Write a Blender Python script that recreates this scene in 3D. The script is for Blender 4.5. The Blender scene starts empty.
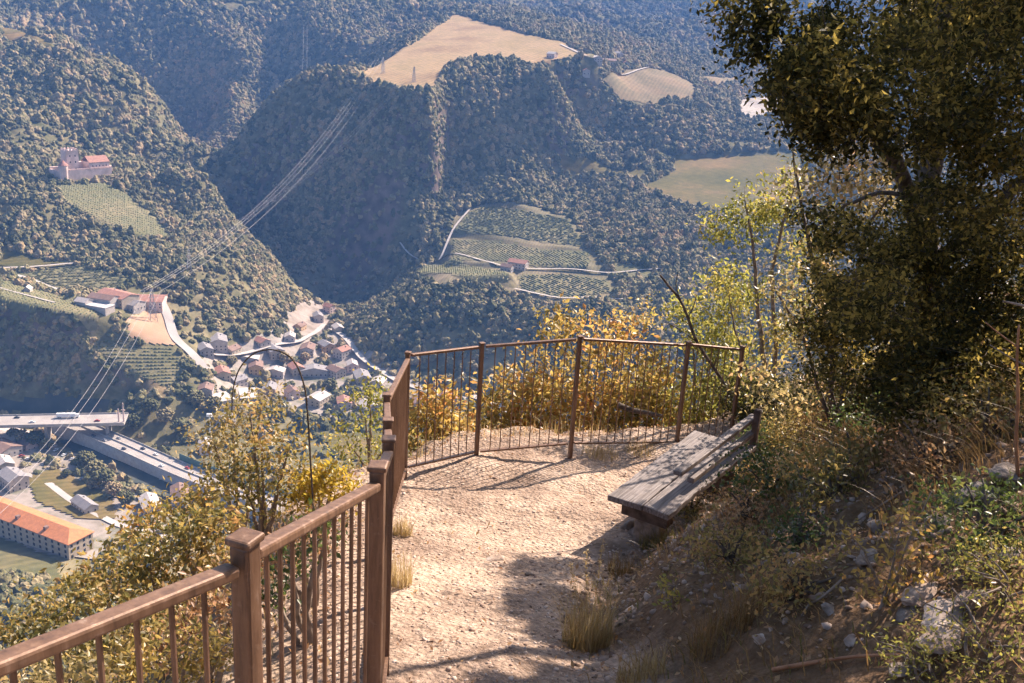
import bpy, bmesh, math, random, time
import numpy as np
from math import radians, sin, cos, tan, pi
from mathutils import Vector, Matrix, Euler
T0 = time.time()
# ------------------------------------------------------------------ camera
F = 995.0; PITCH = radians(18); ROLL = radians(3.5)
scene = bpy.context.scene
COL = scene.collection
cam_d = bpy.data.cameras.new('camera'); cam = bpy.data.objects.new('camera', cam_d); COL.objects.link(cam)
cam_d.sensor_width = 36; cam_d.lens = F / 1024 * 36; cam_d.clip_start = 0.05; cam_d.clip_end = 20000
cam.matrix_world = (Matrix.Rotation(pi/2 - PITCH, 4, 'X') @ Matrix.Rotation(ROLL, 4, 'Z'))
cam_d.dof.use_dof = False
scene.camera = cam
# ------------------------------------------------------------------ light
SUN_AZ = radians(42)      # to the right of straight ahead
SUN_EL = radians(40)
w = bpy.data.worlds.new('World'); scene.world = w; w.use_nodes = True
nt = w.node_tree; nt.nodes.clear()
sky = nt.nodes.new('ShaderNodeTexSky'); sky.sky_type = 'NISHITA'; sky.sun_disc = False
sky.sun_elevation = SUN_EL; sky.sun_rotation = SUN_AZ; sky.altitude = 300; sky.dust_density = 3.5; sky.ozone_density = .35
bg = nt.nodes.new('ShaderNodeBackground'); bg.inputs[1].default_value = 0.066
wo = nt.nodes.new('ShaderNodeOutputWorld')
nt.links.new(sky.outputs[0], bg.inputs[0]); nt.links.new(bg.outputs[0], wo.inputs[0])
sd = bpy.data.lights.new('sun', 'SUN'); sd.energy = 5.0; sd.angle = radians(0.55); sd.color = (1.0, 0.84, 0.71)
so = bpy.data.objects.new('sun', sd); COL.objects.link(so)
so.location = (30, 30, 40)
sv = Vector((sin(SUN_AZ)*cos(SUN_EL), cos(SUN_AZ)*cos(SUN_EL), sin(SUN_EL)))
so.rotation_euler = sv.to_track_quat('Z', 'Y').to_euler()
scene.view_settings.view_transform = 'Standard'; scene.view_settings.look = 'None'
scene.view_settings.exposure = 1.55; scene.view_settings.gamma = 1.0
scene.cycles.max_bounces = 6; scene.cycles.diffuse_bounces = 3; scene.cycles.transmission_bounces = 3
scene.cycles.volume_bounces = 0; scene.cycles.adaptive_threshold = .03; scene.cycles.transparent_max_bounces = 4
SUNV = np.array(sv)
R = np.array(cam.matrix_world.to_3x3())

def ray(px, py):
    px = np.asarray(px, float); py = np.asarray(py, float)
    v = np.stack([(px-512)/F, -(py-341.5)/F, -np.ones_like(px)], -1)
    return v @ R.T
def Uz(px, py, z):
    a = ray(px, py); return Vector(a*(z/a[2]))
def UD(px, py, D):
    a = ray(px, py); return Vector(a*(D/math.hypot(a[0], a[1])))
def Uy(px, py, y):
    a = ray(px, py); return Vector(a*(y/a[1]))
def proj(P):
    q = np.asarray(P) @ R
    return 512 - F*q[..., 0]/q[..., 2], 341.5 + F*q[..., 1]/q[..., 2]

# ------------------------------------------------------------------ noise
def _hash(ix, iy, seed):
    h = (ix.astype(np.int64)*374761393 + iy.astype(np.int64)*668265263 + seed*1442695041) & 0xffffffff
    h = ((h ^ (h >> 13)) * 1274126177) & 0xffffffff
    h = (h ^ (h >> 16)) & 0xffffffff
    return h / 4294967295.0
def vnoise(x, y, seed=0):
    x = np.asarray(x, float); y = np.asarray(y, float)
    ix = np.floor(x); iy = np.floor(y); fx = x-ix; fy = y-iy
    u = fx*fx*fx*(fx*(fx*6-15)+10); v = fy*fy*fy*(fy*(fy*6-15)+10)
    a = _hash(ix, iy, seed); b = _hash(ix+1, iy, seed); c = _hash(ix, iy+1, seed); d = _hash(ix+1, iy+1, seed)
    return (a*(1-u)+b*u)*(1-v) + (c*(1-u)+d*u)*v
def fbm(x, y, scale, octv=4, seed=0, gain=0.5):
    s = 0; a = 1; t = 0
    for i in range(octv):
        c_, s_ = cos(i*1.1), sin(i*1.1)
        xx = (x*c_-y*s_)/scale*2**i; yy = (x*s_+y*c_)/scale*2**i
        s = s + a*(vnoise(xx+17.3*i, yy-9.1*i, seed+i)*2-1); t += a; a *= gain
    return s/t
def ridged(x, y, scale, octv=4, seed=0):
    s = 0; a = 1; t = 0
    for i in range(octv):
        c_, s_ = cos(i*0.9+.4), sin(i*0.9+.4)
        n = vnoise((x*c_-y*s_)/scale*2**i+5.7*i, (x*s_+y*c_)/scale*2**i, seed+i)*2-1
        s = s + a*(1-2*np.abs(n)); t += a; a *= .5
    return s/t
def sstep(a, b, x):
    t = np.clip((x-a)/(b-a), 0, 1); return t*t*(3-2*t)

# ------------------------------------------------------------------ mesh + object helpers
def tag(o, label=None, cat=None, group=None, kind=None):
    if label: o['label'] = label
    if cat: o['category'] = cat
    if group: o['group'] = group
    if kind: o['kind'] = kind
    return o
def empty(name, loc=(0, 0, 0), rz=0, label=None, cat=None, group=None):
    o = bpy.data.objects.new(name, None); COL.objects.link(o); o.location = loc; o.rotation_euler = (0, 0, rz)
    o.empty_display_size = .2
    return tag(o, label, cat, group)
def np_mesh(name, V, Fc, mat=None, parent=None, smooth=False, attr=None, mats=None, midx=None):
    """V Nx3, Fc MxK (all faces of K corners)"""
    V = np.asarray(V, np.float32); Fc = np.asarray(Fc, np.int32)
    me = bpy.data.meshes.new(name)
    n, k = Fc.shape
    me.vertices.add(len(V)); me.vertices.foreach_set('co', V.ravel())
    me.loops.add(n*k); me.loops.foreach_set('vertex_index', Fc.ravel())
    me.polygons.add(n); me.polygons.foreach_set('loop_start', np.arange(n, dtype=np.int32)*k)
    me.polygons.foreach_set('loop_total', np.full(n, k, np.int32))
    if smooth: me.polygons.foreach_set('use_smooth', np.ones(n, bool))
    if attr:
        for an, av in attr.items():
            at = me.attributes.new(an, 'FLOAT', 'POINT'); at.data.foreach_set('value', np.asarray(av, np.float32).ravel())
    if mats:
        for m_ in mats: me.materials.append(m_)
        if midx is not None: me.polygons.foreach_set('material_index', np.asarray(midx, np.int32))
    elif mat: me.materials.append(mat)
    me.update(calc_edges=True)
    o = bpy.data.objects.new(name, me); COL.objects.link(o)
    if parent: o.parent = parent
    return o
def grid_faces(nu, nv):
    i = np.arange(nu-1)[:, None]*nv + np.arange(nv-1)[None]
    i = i.ravel(); return np.stack([i, i+nv, i+nv+1, i+1], -1)
class MB:
    def __init__(s): s.v = []; s.f = []
    def box(s, c, d, M=None, taper=0):
        """box centred at c, full dims d; M optional 3x3 rotation about centre"""
        b = len(s.v); c = Vector(c)
        for sx, sy, sz in ((-1,-1,-1),(1,-1,-1),(1,1,-1),(-1,1,-1),(-1,-1,1),(1,-1,1),(1,1,1),(-1,1,1)):
            k = 1-taper if sz > 0 else 1
            p = Vector((sx*d[0]/2*k, sy*d[1]/2*k, sz*d[2]/2))
            if M is not None: p = M @ p
            s.v.append(c+p)
        s.f += [[b+i for i in q] for q in ((0,3,2,1),(4,5,6,7),(0,1,5,4),(1,2,6,5),(2,3,7,6),(3,0,4,7))]
        return s
    def tube(s, pts, rad, n=6, cap=True):
        pts = [Vector(p) for p in pts]
        if not hasattr(rad, '__len__'): rad = [rad]*len(pts)
        b = len(s.v); up = None
        for i, p in enumerate(pts):
            t = (pts[min(i+1, len(pts)-1)]-pts[max(i-1, 0)])
            if t.length < 1e-9: t = Vector((0, 0, 1))
            t.normalize()
            if up is None: up = t.orthogonal().normalized()
            up = (up - t*up.dot(t)); up = up.normalized() if up.length > 1e-6 else t.orthogonal().normalized()
            q = t.cross(up)
            for j in range(n):
                a = 2*pi*j/n; s.v.append(p + (up*cos(a)+q*sin(a))*rad[i])
        for i in range(len(pts)-1):
            for j in range(n):
                a = b+i*n+j; c = b+i*n+(j+1) % n
                s.f.append([a, c, c+n, a+n])
        if cap:
            s.f.append([b+j for j in range(n)][::-1]); s.f.append([b+(len(pts)-1)*n+j for j in range(n)])
        return s
    def poly(s, pts):
        b = len(s.v); s.v += [Vector(p) for p in pts]; s.f.append(list(range(b, b+len(pts)))); return s
    def build(s, name, mat, parent=None, bevel=0, smooth=False):
        me = bpy.data.meshes.new(name); me.from_pydata([tuple(p) for p in s.v], [], s.f)
        me.materials.append(mat); me.update()
        if smooth: me.polygons.foreach_set('use_smooth', np.ones(len(me.polygons), bool))
        o = bpy.data.objects.new(name, me); COL.objects.link(o)
        if parent: o.parent = parent
        if bevel:
            m = o.modifiers.new('bevel', 'BEVEL'); m.width = bevel; m.segments = 2; m.limit_method = 'ANGLE'
        return o
def copy_tree(o, parent=None):
    c = o.copy(); COL.objects.link(c)
    if parent: c.parent = parent
    for ch in list(o.children): copy_tree(ch, c)
    return c

# ------------------------------------------------------------------ materials
def mat(name, rough=.85, spec=.3):
    m = bpy.data.materials.new(name); m.use_nodes = True
    n = m.node_tree; b = n.nodes['Principled BSDF']; b.inputs['Roughness'].default_value = rough
    b.inputs['Specular IOR Level'].default_value = spec
    return m, n, b
def ramp(n, fac, stops):
    r = n.nodes.new('ShaderNodeValToRGB'); e = r.color_ramp.elements
    while len(e) < len(stops): e.new(.5)
    for i, (p, c) in enumerate(stops): e[i].position = p; e[i].color = (*c, 1)
    n.links.new(fac, r.inputs[0]); return r.outputs[0]
def noise_node(n, scale, detail=4, rough=.55, vec=None, dist=0):
    t = n.nodes.new('ShaderNodeTexNoise'); t.inputs['Scale'].default_value = scale; t.inputs['Detail'].default_value = detail
    t.inputs['Roughness'].default_value = rough; t.inputs['Distortion'].default_value = dist
    if vec is None:
        g = n.nodes.new('ShaderNodeNewGeometry'); vec = g.outputs['Position']
    n.links.new(vec, t.inputs['Vector']); return t.outputs[0]
def mixc(n, fac, a, b, mode='MIX'):
    m = n.nodes.new('ShaderNodeMix'); m.data_type = 'RGBA'; m.blend_type = mode
    if isinstance(fac, (int, float)): m.inputs[0].default_value = fac
    else: n.links.new(fac, m.inputs[0])
    for i, c in ((6, a), (7, b)):
        if isinstance(c, tuple): m.inputs[i].default_value = (*c, 1)
        else: n.links.new(c, m.inputs[i])
    return m.outputs[2]
def math_node(n, op, a, b=None):
    m = n.nodes.new('ShaderNodeMath'); m.operation = op
    for i, c in ((0, a), (1, b)):
        if c is None: continue
        if isinstance(c, (int, float)): m.inputs[i].default_value = c
        else: n.links.new(c, m.inputs[i])
    return m.outputs[0]
def bump(n, b, h, strength=.5, dist=.02):
    k = n.nodes.new('ShaderNodeBump'); k.inputs['Strength'].default_value = strength; k.inputs['Distance'].default_value = dist
    n.links.new(h, k.inputs['Height']); n.links.new(k.outputs[0], b.inputs['Normal'])
def noisy(name, c1, c2, scale, rough=.85, bs=0, bd=.02, c3=None, spec=.3, detail=5):
    m, n, b = mat(name, rough, spec)
    f = noise_node(n, scale, detail)
    st = [(.35, c1), (.65, c2)] if c3 is None else [(.3, c1), (.5, c2), (.68, c3)]
    n.links.new(ramp(n, f, st), b.inputs['Base Color'])
    if bs: bump(n, b, f, bs, bd)
    return m
def fieldmat(name, c1, c2, c3, ang, per=7.0):
    m, n, b = mat(name, .95, .1); g = n.nodes.new('ShaderNodeNewGeometry')
    mp = n.nodes.new('ShaderNodeMapping'); mp.inputs['Rotation'].default_value = (0, 0, ang); mp.inputs['Scale'].default_value = (1/per/6.28*3.14,)*3; n.links.new(g.outputs['Position'], mp.inputs[0])
    wv = n.nodes.new('ShaderNodeTexWave'); wv.inputs['Scale'].default_value = 1; wv.inputs['Distortion'].default_value = 2.5; wv.inputs['Detail'].default_value = 3; n.links.new(mp.outputs[0], wv.inputs[0])
    c = ramp(n, noise_node(n, .013, 5), [(.32, c1), (.5, c2), (.66, c3)])
    c = mixc(n, .8, c, ramp(n, noise_node(n, .12, 5, .65), [(.3, (.74, .76, .72)), (.7, (1.2, 1.16, 1.12))]), 'MULTIPLY')
    c = mixc(n, .7, c, ramp(n, wv.outputs[0], [(.2, (.84, .85, .84)), (.8, (1.1, 1.09, 1.08))]), 'MULTIPLY')
    n.links.new(c, b.inputs['Base Color']); bump(n, b, noise_node(n, .3, 3), .5, .6); return m
def leafmat(name, stops, trans=.45, rough=.4, spec=.5):
    """leaf material: colour varies leaf by leaf and in drifts through the crown; light comes through"""
    m = bpy.data.materials.new(name); m.use_nodes = True; n = m.node_tree; b = n.nodes['Principled BSDF']
    b.inputs['Roughness'].default_value = rough; b.inputs['Specular IOR Level'].default_value = spec
    g = n.nodes.new('ShaderNodeNewGeometry')
    nz = noise_node(n, 1.6, 2)
    f = math_node(n, 'ADD', math_node(n, 'MULTIPLY', g.outputs['Random Per Island'], .6), math_node(n, 'MULTIPLY', math_node(n, 'SUBTRACT', nz, .3), 1.0))
    c = ramp(n, f, stops)
    n.links.new(c, b.inputs['Base Color'])
    t = n.nodes.new('ShaderNodeBsdfTranslucent'); 
    hs = n.nodes.new('ShaderNodeHueSaturation'); hs.inputs['Saturation'].default_value = 1.0; hs.inputs['Value'].default_value = 1.5
    n.links.new(c, hs.inputs['Color']); n.links.new(hs.outputs[0], t.inputs[0])
    mx = n.nodes.new('ShaderNodeMixShader'); mx.inputs[0].default_value = trans
    n.links.new(b.outputs[0], mx.inputs[1]); n.links.new(t.outputs[0], mx.inputs[2])
    n.links.new(mx.outputs[0], n.nodes['Material Output'].inputs[0])
    return m
# ================================================================== far terrain: control points
# (px, py, 'D' horizontal distance or 'z' height below the eye, value, roughness)
CPX = [
 # valley floor
 (0,500,'z',-345,0),(60,470,'z',-345,0),(130,490,'z',-346,0),(200,480,'z',-346,0),(250,440,'z',-344,0),(0,440,'z',-343,0),
 (60,540,'z',-344,0),(0,580,'z',-338,.2),(30,620,'z',-328,.3),(120,540,'z',-345,.1),(300,370,'z',-336,0),(350,390,'z',-338,0),(420,400,'z',-338,0),(480,420,'z',-338,0),
 (240,380,'z',-333,.1),(320,320,'z',-330,.1),(340,305,'z',-326,.1),(300,440,'z',-343,0),(400,440,'z',-343,0),(560,430,'z',-335,.1),
 # scarp below the left terrace
 (172,202,'D',1232,.3),(178,214,'D',1212,.3),(190,176,'D',1256,.2),(212,182,'D',1262,.2),(0,404,'z',-344,.2),(60,408,'z',-345,.2),(105,412,'z',-344,.2),(0,425,'z',-345,0),(60,430,'z',-346,0),(110,435,'z',-346,0),(150,455,'z',-346,0),(165,440,'z',-346,.1),(200,450,'z',-346,.1),(130,415,'z',-345,.1),(0,312,'D',934,.2),(60,335,'D',906,.2),(110,360,'D',876,.2),(140,392,'D',828,.2),
 # terrace
 (0,285,'D',1025,0),(60,300,'D',968,0),(0,255,'D',1095,.1),(120,302,'D',945,0),(90,275,'D',1025,0),(150,330,'D',915,0),(180,350,'D',890,0),(205,370,'D',872,0),
 (60,230,'D',1130,.5),(0,200,'D',1180,.5),(80,183,'D',1215,0),(40,180,'D',1225,.2),(150,240,'D',1095,.1),(115,205,'D',1160,0),(0,140,'D',1330,.6),(200,280,'D',1000,.5),(230,320,'D',960,.5),(265,330,'D',960,.4),
 # left hill
 (0,28,'D',1750,.4),(60,45,'D',1680,.5),(0,80,'D',1560,.9),(60,110,'D',1430,1),(125,85,'D',1550,1),(165,120,'D',1470,1),(150,165,'D',1300,1),(205,158,'D',1400,.6),
 (198,200,'D',1232,.3),(240,225,'D',1200,.5),(270,262,'D',1130,.4),(300,298,'D',1100,.3),(205,240,'D',1110,.5),(250,280,'D',1040,.4),(285,325,'D',1010,.2),
 # dark face
 (345,290,'D',1235,.2),(380,262,'D',1222,.3),(330,255,'D',1252,.5),(400,200,'D',1272,.5),(270,215,'D',1310,.4),(300,170,'D',1312,.5),(470,210,'D',1265,.3),(420,265,'D',1175,.3),(480,120,'D',1345,.5),(400,130,'D',1318,.5),(500,160,'D',1322,.4),(530,120,'D',1370,.4),
 (215,163,'D',1480,.3),(250,125,'D',1405,.4),(300,97,'D',1362,.3),(345,82,'P',0,.2),(375,83,'P',0,0),(400,94,'P',0,0),(450,77,'P',0,0),(500,68,'P',0,0),(560,70,'P',0,.1),
 # plateau: the straw field is one plane
 (408,47,'P',0,0),(432,30,'P',0,0),(455,14,'P',0,0),(485,23,'P',0,0),(520,33,'P',0,0),(560,42,'P',0,0),(590,56,'P',0,0),(540,61,'P',0,0),(480,60,'P',0,0),(470,40,'P',0,0),(510,48,'P',0,0),(430,65,'P',0,0),(395,70,'P',0,0),(470,8,'P',0,.1),(530,22,'P',0,.1),(420,30,'P',0,.1),
 (620,88,'D',1530,.05),(600,65,'D',1590,0),(680,85,'D',1640,.05),
 (640,112,'D',1500,.3),(600,140,'D',1450,.5),(700,130,'D',1500,.3),(560,120,'D',1440,.5),(760,165,'D',1420,0),(700,165,'D',1400,0),(740,195,'D',1310,0),(680,190,'D',1300,0),(620,180,'D',1320,.3),(560,160,'D',1370,.3),(755,108,'D',1700,.1),
 (500,210,'D',1230,0),(570,222,'D',1200,0),(520,250,'D',1110,0),(450,262,'D',1080,0),(600,280,'D',1010,0),(520,285,'D',1000,0),(640,230,'D',1130,.5),(700,250,'D',1080,.5),(650,300,'D',950,.4),(740,310,'D',920,.3),
 (450,285,'D',1000,.2),(560,300,'D',965,.3),(400,325,'D',965,.3),(370,318,'D',1020,.3),(390,360,'D',930,.3),(450,350,'D',915,.4),(500,330,'D',930,.4),(450,385,'z',-335,.2),(560,350,'D',880,.4),(650,360,'D',840,.3),(750,370,'D',820,.3),
 # far mountains
 (0,8,'D',2170,.4),(60,10,'D',2125,.4),(100,20,'D',2080,.4),(100,45,'D',2040,.4),(140,70,'D',1975,.5),(180,0,'D',2100,.6),(180,20,'D',2035,.4),(180,60,'D',1965,.4),(178,100,'D',1918,.4),(200,125,'D',1885,.3),
 (214,148,'D',1840,.2),(217,120,'D',1800,.3),(226,90,'D',1835,.4),(240,45,'D',1935,.5),(265,10,'D',2060,.6),(252,112,'D',1835,.2),(300,78,'D',1895,.3),(335,62,'D',1885,.3),(275,60,'D',1955,.4),(300,35,'D',1955,.3),(330,15,'D',2000,.4),(350,0,'D',2080,.5),
 (380,40,'D',1980,.6),(400,5,'D',2400,.8),(440,5,'D',2700,.6),(520,8,'D',2700,.7),(600,35,'D',2350,.7),(680,50,'D',2300,.7),(640,0,'D',3000,.8),(740,20,'D',2900,.8),(740,70,'D',2200,.5),
 # right, behind the tree
 (900,0,'D',2900,.8),(1024,0,'D',2800,.8),(900,100,'D',1900,.6),(1024,120,'D',1700,.6),(900,200,'D',1250,.5),(1024,220,'D',1150,.5),(900,300,'D',850,.5),(1024,330,'D',700,.5),(850,380,'D',700,.5),
]
# (x, y, z, roughness) hidden or out-of-frame support
CPW = [(-350,350,-340,.1),(-200,500,-345,0),(0,500,-345,0),(0,700,-342,0),(200,500,-340,.1),(-500,300,-340,.1),(-600,600,-342,.1),(-900,500,-340,.1),
 (-1000,900,-270,.3),(-900,1100,-240,.4),(-1300,1300,-120,.6),(-1000,1600,-60,.6),(-1500,2200,60,.8),(-1000,2600,60,.8),(-600,3300,150,.9),(0,4000,330,.9),(900,4000,330,.9),(2000,3500,330,.9),(-1800,3500,330,.9),
 (-700,4000,330,.9),(3000,2000,250,.8),(2500,1000,150,.8),(-2500,1500,200,.8),(-2500,500,150,.8),(1800,4500,450,.9),(-2500,4500,450,.9),(3500,4500,450,.9),
 (900,600,-250,.4),(1500,900,-150,.5),(1200,0,-100,.5),(300,0,-345,.2),(0,0,-345,.2),(-300,0,-345,.2),(0,-600,-300,.3),(-900,-200,-300,.3),(600,200,-320,.3)]
_pa, _pb, _pc = UD(375, 82, 1350), UD(455, 14, 1980), UD(575, 66, 1440)
_pn = (_pb-_pa).cross(_pc-_pa).normalized()
def onplane(px, py):
    a = Vector(ray(px, py)); return a*(_pa.dot(_pn)/a.dot(_pn))
def _build_cp():
    P = []
    for px, py, k, v, r in CPX:
        q = UD(px, py, v) if k == 'D' else (Uz(px, py, v) if k == 'z' else onplane(px, py))
        P.append((q.x, q.y, q.z, r))
    # gorge bed hidden behind the knob of the left hill
    for px, D, z in ((285,1190,-322),(262,1250,-315),(235,1330,-305),(215,1450,-290),(208,1560,-278),(206,1680,-268)):
        q = UD(px, 300, D); P.append((q.x, q.y, z, .2))
    # ground behind the castle hill knob and behind the spur crest
    for px, D, z in ((300,1700,-215),(250,1750,-255),(350,1650,-140)):
        q = UD(px, 300, D); P.append((q.x, q.y, z, .3))
    P += CPW
    return np.array(P, float)
CP = _build_cp()
_c = 36.0
def _solve():
    X = CP[:, :2]/100; n = len(X)
    d = np.sqrt(((X[:, None]-X[None])**2).sum(-1) + (_c/100)**2)
    A = np.zeros((n+3, n+3)); A[:n, :n] = -d + np.eye(n)*.02; A[:n, n] = 1; A[:n, n+1:] = X; A[n, :n] = 1; A[n+1:, :n] = X.T
    rhs = np.zeros((n+3, 2)); rhs[:n] = CP[:, 2:4]
    return X, np.linalg.solve(A, rhs)
_X, _W = _solve()
def rbf(x, y):
    x = np.asarray(x, float); sh = x.shape; x = x.ravel()/100; y = np.asarray(y, float).ravel()/100
    out = np.empty((len(x), 2)); n = len(_X)
    for i in range(0, len(x), 40000):
        a = x[i:i+40000]; b = y[i:i+40000]
        d = np.sqrt((a[:, None]-_X[None, :, 0])**2 + (b[:, None]-_X[None, :, 1])**2 + (_c/100)**2)
        out[i:i+40000] = -d @ _W[:n] + _W[n] + np.stack([a, b], -1) @ _W[n+1:]
    return out[:, 0].reshape(sh), out[:, 1].reshape(sh)
# ------------------------------------------------------------------ the camera's own hillside
EDGE = np.array([(-90,-80,14),(-6,-3.2,-.6),(-1.75,.55,-1.75),(-.95,1.2,-1.95),(-.66,1.75,-2.08),(-.56,2.6,-2.3),(-.66,3.5,-2.62),(-.82,4.4,-2.92),(-.97,5.4,-3.2),(-1.05,7.15,-3.5),(-.4,8.0,-3.56),
  (.6,8.25,-3.58),(1.65,8.75,-3.62),(2.3,9.15,-3.6),(6,11.5,-2.9),(30,24,2),(160,80,22),(600,200,90)], float)
def edge_dist(x, y):
    """signed distance outward (+ = beyond the drop) and the height of the nearest edge point"""
    best = np.full(x.shape, 1e9); z = np.zeros(x.shape); sg = np.ones(x.shape)
    for (ax, ay, az), (bx, by, bz) in zip(EDGE[:-1], EDGE[1:]):
        dx, dy = bx-ax, by-ay; L = dx*dx+dy*dy
        t = np.clip(((x-ax)*dx+(y-ay)*dy)/L, 0, 1)
        qx, qy = ax+t*dx, ay+t*dy
        d = np.hypot(x-qx, y-qy); cr = dx*(y-ay)-dy*(x-ax)
        m = d < best-1e-6
        best = np.where(m, d, best); z = np.where(m, az+t*(bz-az), z); sg = np.where(m, np.sign(cr), sg)
    return best*sg, z
def lerp(xs, ys, v): return np.interp(v, xs, ys)
TOE = ([-4,0,2,3,3.6,4.7,5.6,6.2,7.2,8.2,9.5,12],[1.0,.75,.6,.52,.47,.5,.72,1.15,1.85,2.25,2.6,4.5])
def local_h(x, y):
    d, ze = edge_dist(x, y)
    zi = lerp([-80,-5,0,1.6,2.5,3.5,4.4,5.4,6.2,7.1,9,12,30,80],[10,-.6,-1.62,-2.05,-2.3,-2.62,-2.92,-3.22,-3.42,-3.52,-3.56,-3.3,1,12], y)
    xt = lerp(*TOE, y)
    b = np.maximum(x-xt, 0); bank = .66*b*sstep(0, .5, b+.08) - .018*np.clip(b, 0, 12)**2 + .12*np.maximum(b-12, 0)*0
    bank = np.where(b > 12, .66*12-.018*144 + .45*(b-12), bank)
    zin = zi + bank
    # inside near the drop the height follows the rim
    wgt = sstep(-1.2, 0, d)
    zin = zin*(1-wgt*.6) + (ze+np.where(x > 3, 0, 0))*wgt*.6
    s = np.maximum(d, 0)
    zout = ze - (.42*np.minimum(s, .55) + .95*np.clip(s-.55, 0, 520)) + .00045*np.clip(s, 0, 330)**2*.9
    return np.where(d > 0, np.minimum(zout, zin*0+zout), zin), d
def H(x, y):
    x = np.asarray(x, float); y = np.asarray(y, float)
    zf, r = rbf(x, y); r = np.clip(r, 0, 1)
    D = np.hypot(x, y); k = sstep(350, 800, D)
    zf = zf + k*(.06+r)*(ridged(x, y, 420, 4, 3)*60*sstep(1500, 2600, D) + ridged(x, y, 190, 4, 11)*(22+10*(x < -150))) + fbm(x, y, 45, 3, 5)*(1.0+r*3)*k
    zl, d = local_h(x, y)
    zl = zl + fbm(x, y, 30, 4, 8)*np.clip(d-3, 0, 80)*.09
    a = 12*sstep(60, 250, D)+1e-3
    m = np.maximum(zf, zl); df = np.abs(zf-zl)
    h = m + np.where(df < a*3, a*.3*np.clip(1-df/(a*3), 0, 1)**2, 0)
    return h
FLAT = []
_H0 = H
def H(x, y):
    x = np.asarray(x, float); y = np.asarray(y, float); z = _H0(x, y); sh = z.shape; xf = x.ravel(); yf = y.ravel(); zf = z.ravel().copy()
    for W, (pa, pb, pc), soft, amt, (bx0, by0, bx1, by1) in FLAT:
        k = np.nonzero((xf > bx0) & (xf < bx1) & (yf > by0) & (yf < by1))[0]
        if not len(k): continue
        a, b = xf[k], yf[k]; d = np.full(len(k), 1e9)
        for i in range(len(W)):
            ax, ay = W[i-1]; ex, ey = W[i][0]-ax, W[i][1]-ay; t = np.clip(((a-ax)*ex+(b-ay)*ey)/(ex*ex+ey*ey+1e-9), 0, 1)
            d = np.minimum(d, np.hypot(a-ax-t*ex, b-ay-t*ey))
        d = np.where(in_poly(a, b, W), d, -d); m = sstep(-soft, soft*.2, d)*amt
        zf[k] = zf[k]*(1-m) + (pa*a+pb*b+pc)*m
    return zf.reshape(sh)
def in_poly(x, y, P):
    r = np.zeros(np.shape(x), bool); n = len(P); j = n-1
    for i in range(n):
        xi, yi = P[i]; xj, yj = P[j]
        c = ((yi > y) != (yj > y)) & (x < (xj-xi)*(y-yi)/(yj-yi+1e-12)+xi)
        r ^= c; j = i
    return r
def Hs(x, y): return float(H(np.array([x]), np.array([y]))[0])
def U(px, py, r0=330, r1=4500):
    """pixels -> points on the terrain (first hit)"""
    px = np.atleast_1d(np.asarray(px, float)); py = np.atleast_1d(np.asarray(py, float))
    a = ray(px, py); a = a/np.hypot(a[:, 0], a[:, 1])[:, None]
    rs = np.exp(np.linspace(math.log(r0), math.log(r1), 700))
    P = a[:, None, :]*rs[None, :, None]
    g = P[..., 2] - H(P[..., 0], P[..., 1])
    hit = g < 0; k = np.argmax(hit, 1); k = np.where(hit.any(1), k, 699)
    out = []
    for i in range(len(px)):
        j = max(int(k[i]), 1); g0, g1 = g[i, j-1], g[i, j]; t = g0/(g0-g1) if g0 != g1 else 0
        r = rs[j-1] + (rs[j]-rs[j-1])*min(max(t, 0), 1); out.append(a[i]*r)
    return np.array(out)
STRAW = [(362,78),(385,60),(408,47),(432,30),(455,14),(485,23),(520,33),(560,42),(590,56),(560,60),(520,62),(480,60),(447,70),(430,92),(398,91),(375,85)]
VPOLY = [[(470,212),(485,206),(530,212),(568,220),(586,247),(540,242),(500,236),(455,234)], [(452,240),(500,242),(540,250),(590,253),(588,270),(540,266),(500,262),(452,262)],
  [(425,262),(445,264),(505,272),(510,283),(470,282),(418,279)], [(520,276),(560,274),(606,281),(612,294),(560,299),(520,292)], [(58,186),(108,184),(130,198),(165,226),(168,240),(140,236),(100,222),(62,200)],
  [(0,280),(50,294),(90,302),(98,318),(90,332),(40,318),(0,306)], [(88,340),(125,342),(174,350),(186,366),(180,388),(158,386),(120,366),(92,352)], [(15,274),(80,266),(130,280),(120,290),(60,291)]]
MEAD = [(670,156),(800,150),(815,185),(775,222),(735,218),(690,206),(640,188),(672,172)]
def flatten(W, soft, amt, plane=None):
    if plane is None:
        x0, y0 = W.min(0); x1, y1 = W.max(0); X, Y = np.meshgrid(np.linspace(x0, x1, 24), np.linspace(y0, y1, 24)); X, Y = X.ravel(), Y.ravel(); k = in_poly(X, Y, W); X, Y = X[k], Y[k]
        plane = np.linalg.lstsq(np.stack([X, Y, X*0+1], -1), H(X, Y), rcond=None)[0]
    x0, y0 = W.min(0)-soft; x1, y1 = W.max(0)+soft; FLAT.append((W, tuple(plane), soft, amt, (x0, y0, x1, y1)))
_q = np.array([tuple(onplane(*p))[:2] for p in STRAW])
flatten(_q, 22, .96, (-_pn.x/_pn.z, -_pn.y/_pn.z, _pa.dot(_pn)/_pn.z))
_todo = [U([a for a, b in P], [b for a, b in P])[:, :2] for P in VPOLY+[MEAD]]
for _w in _todo: flatten(_w, 10, .85)
# ------------------------------------------------------------------ far terrain mesh (even steps of angle and of distance)
naz, nr = 760, 860
az = np.radians(np.linspace(-40, 40, naz)); rr = np.exp(np.linspace(math.log(11), math.log(6500), nr)) 
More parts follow.
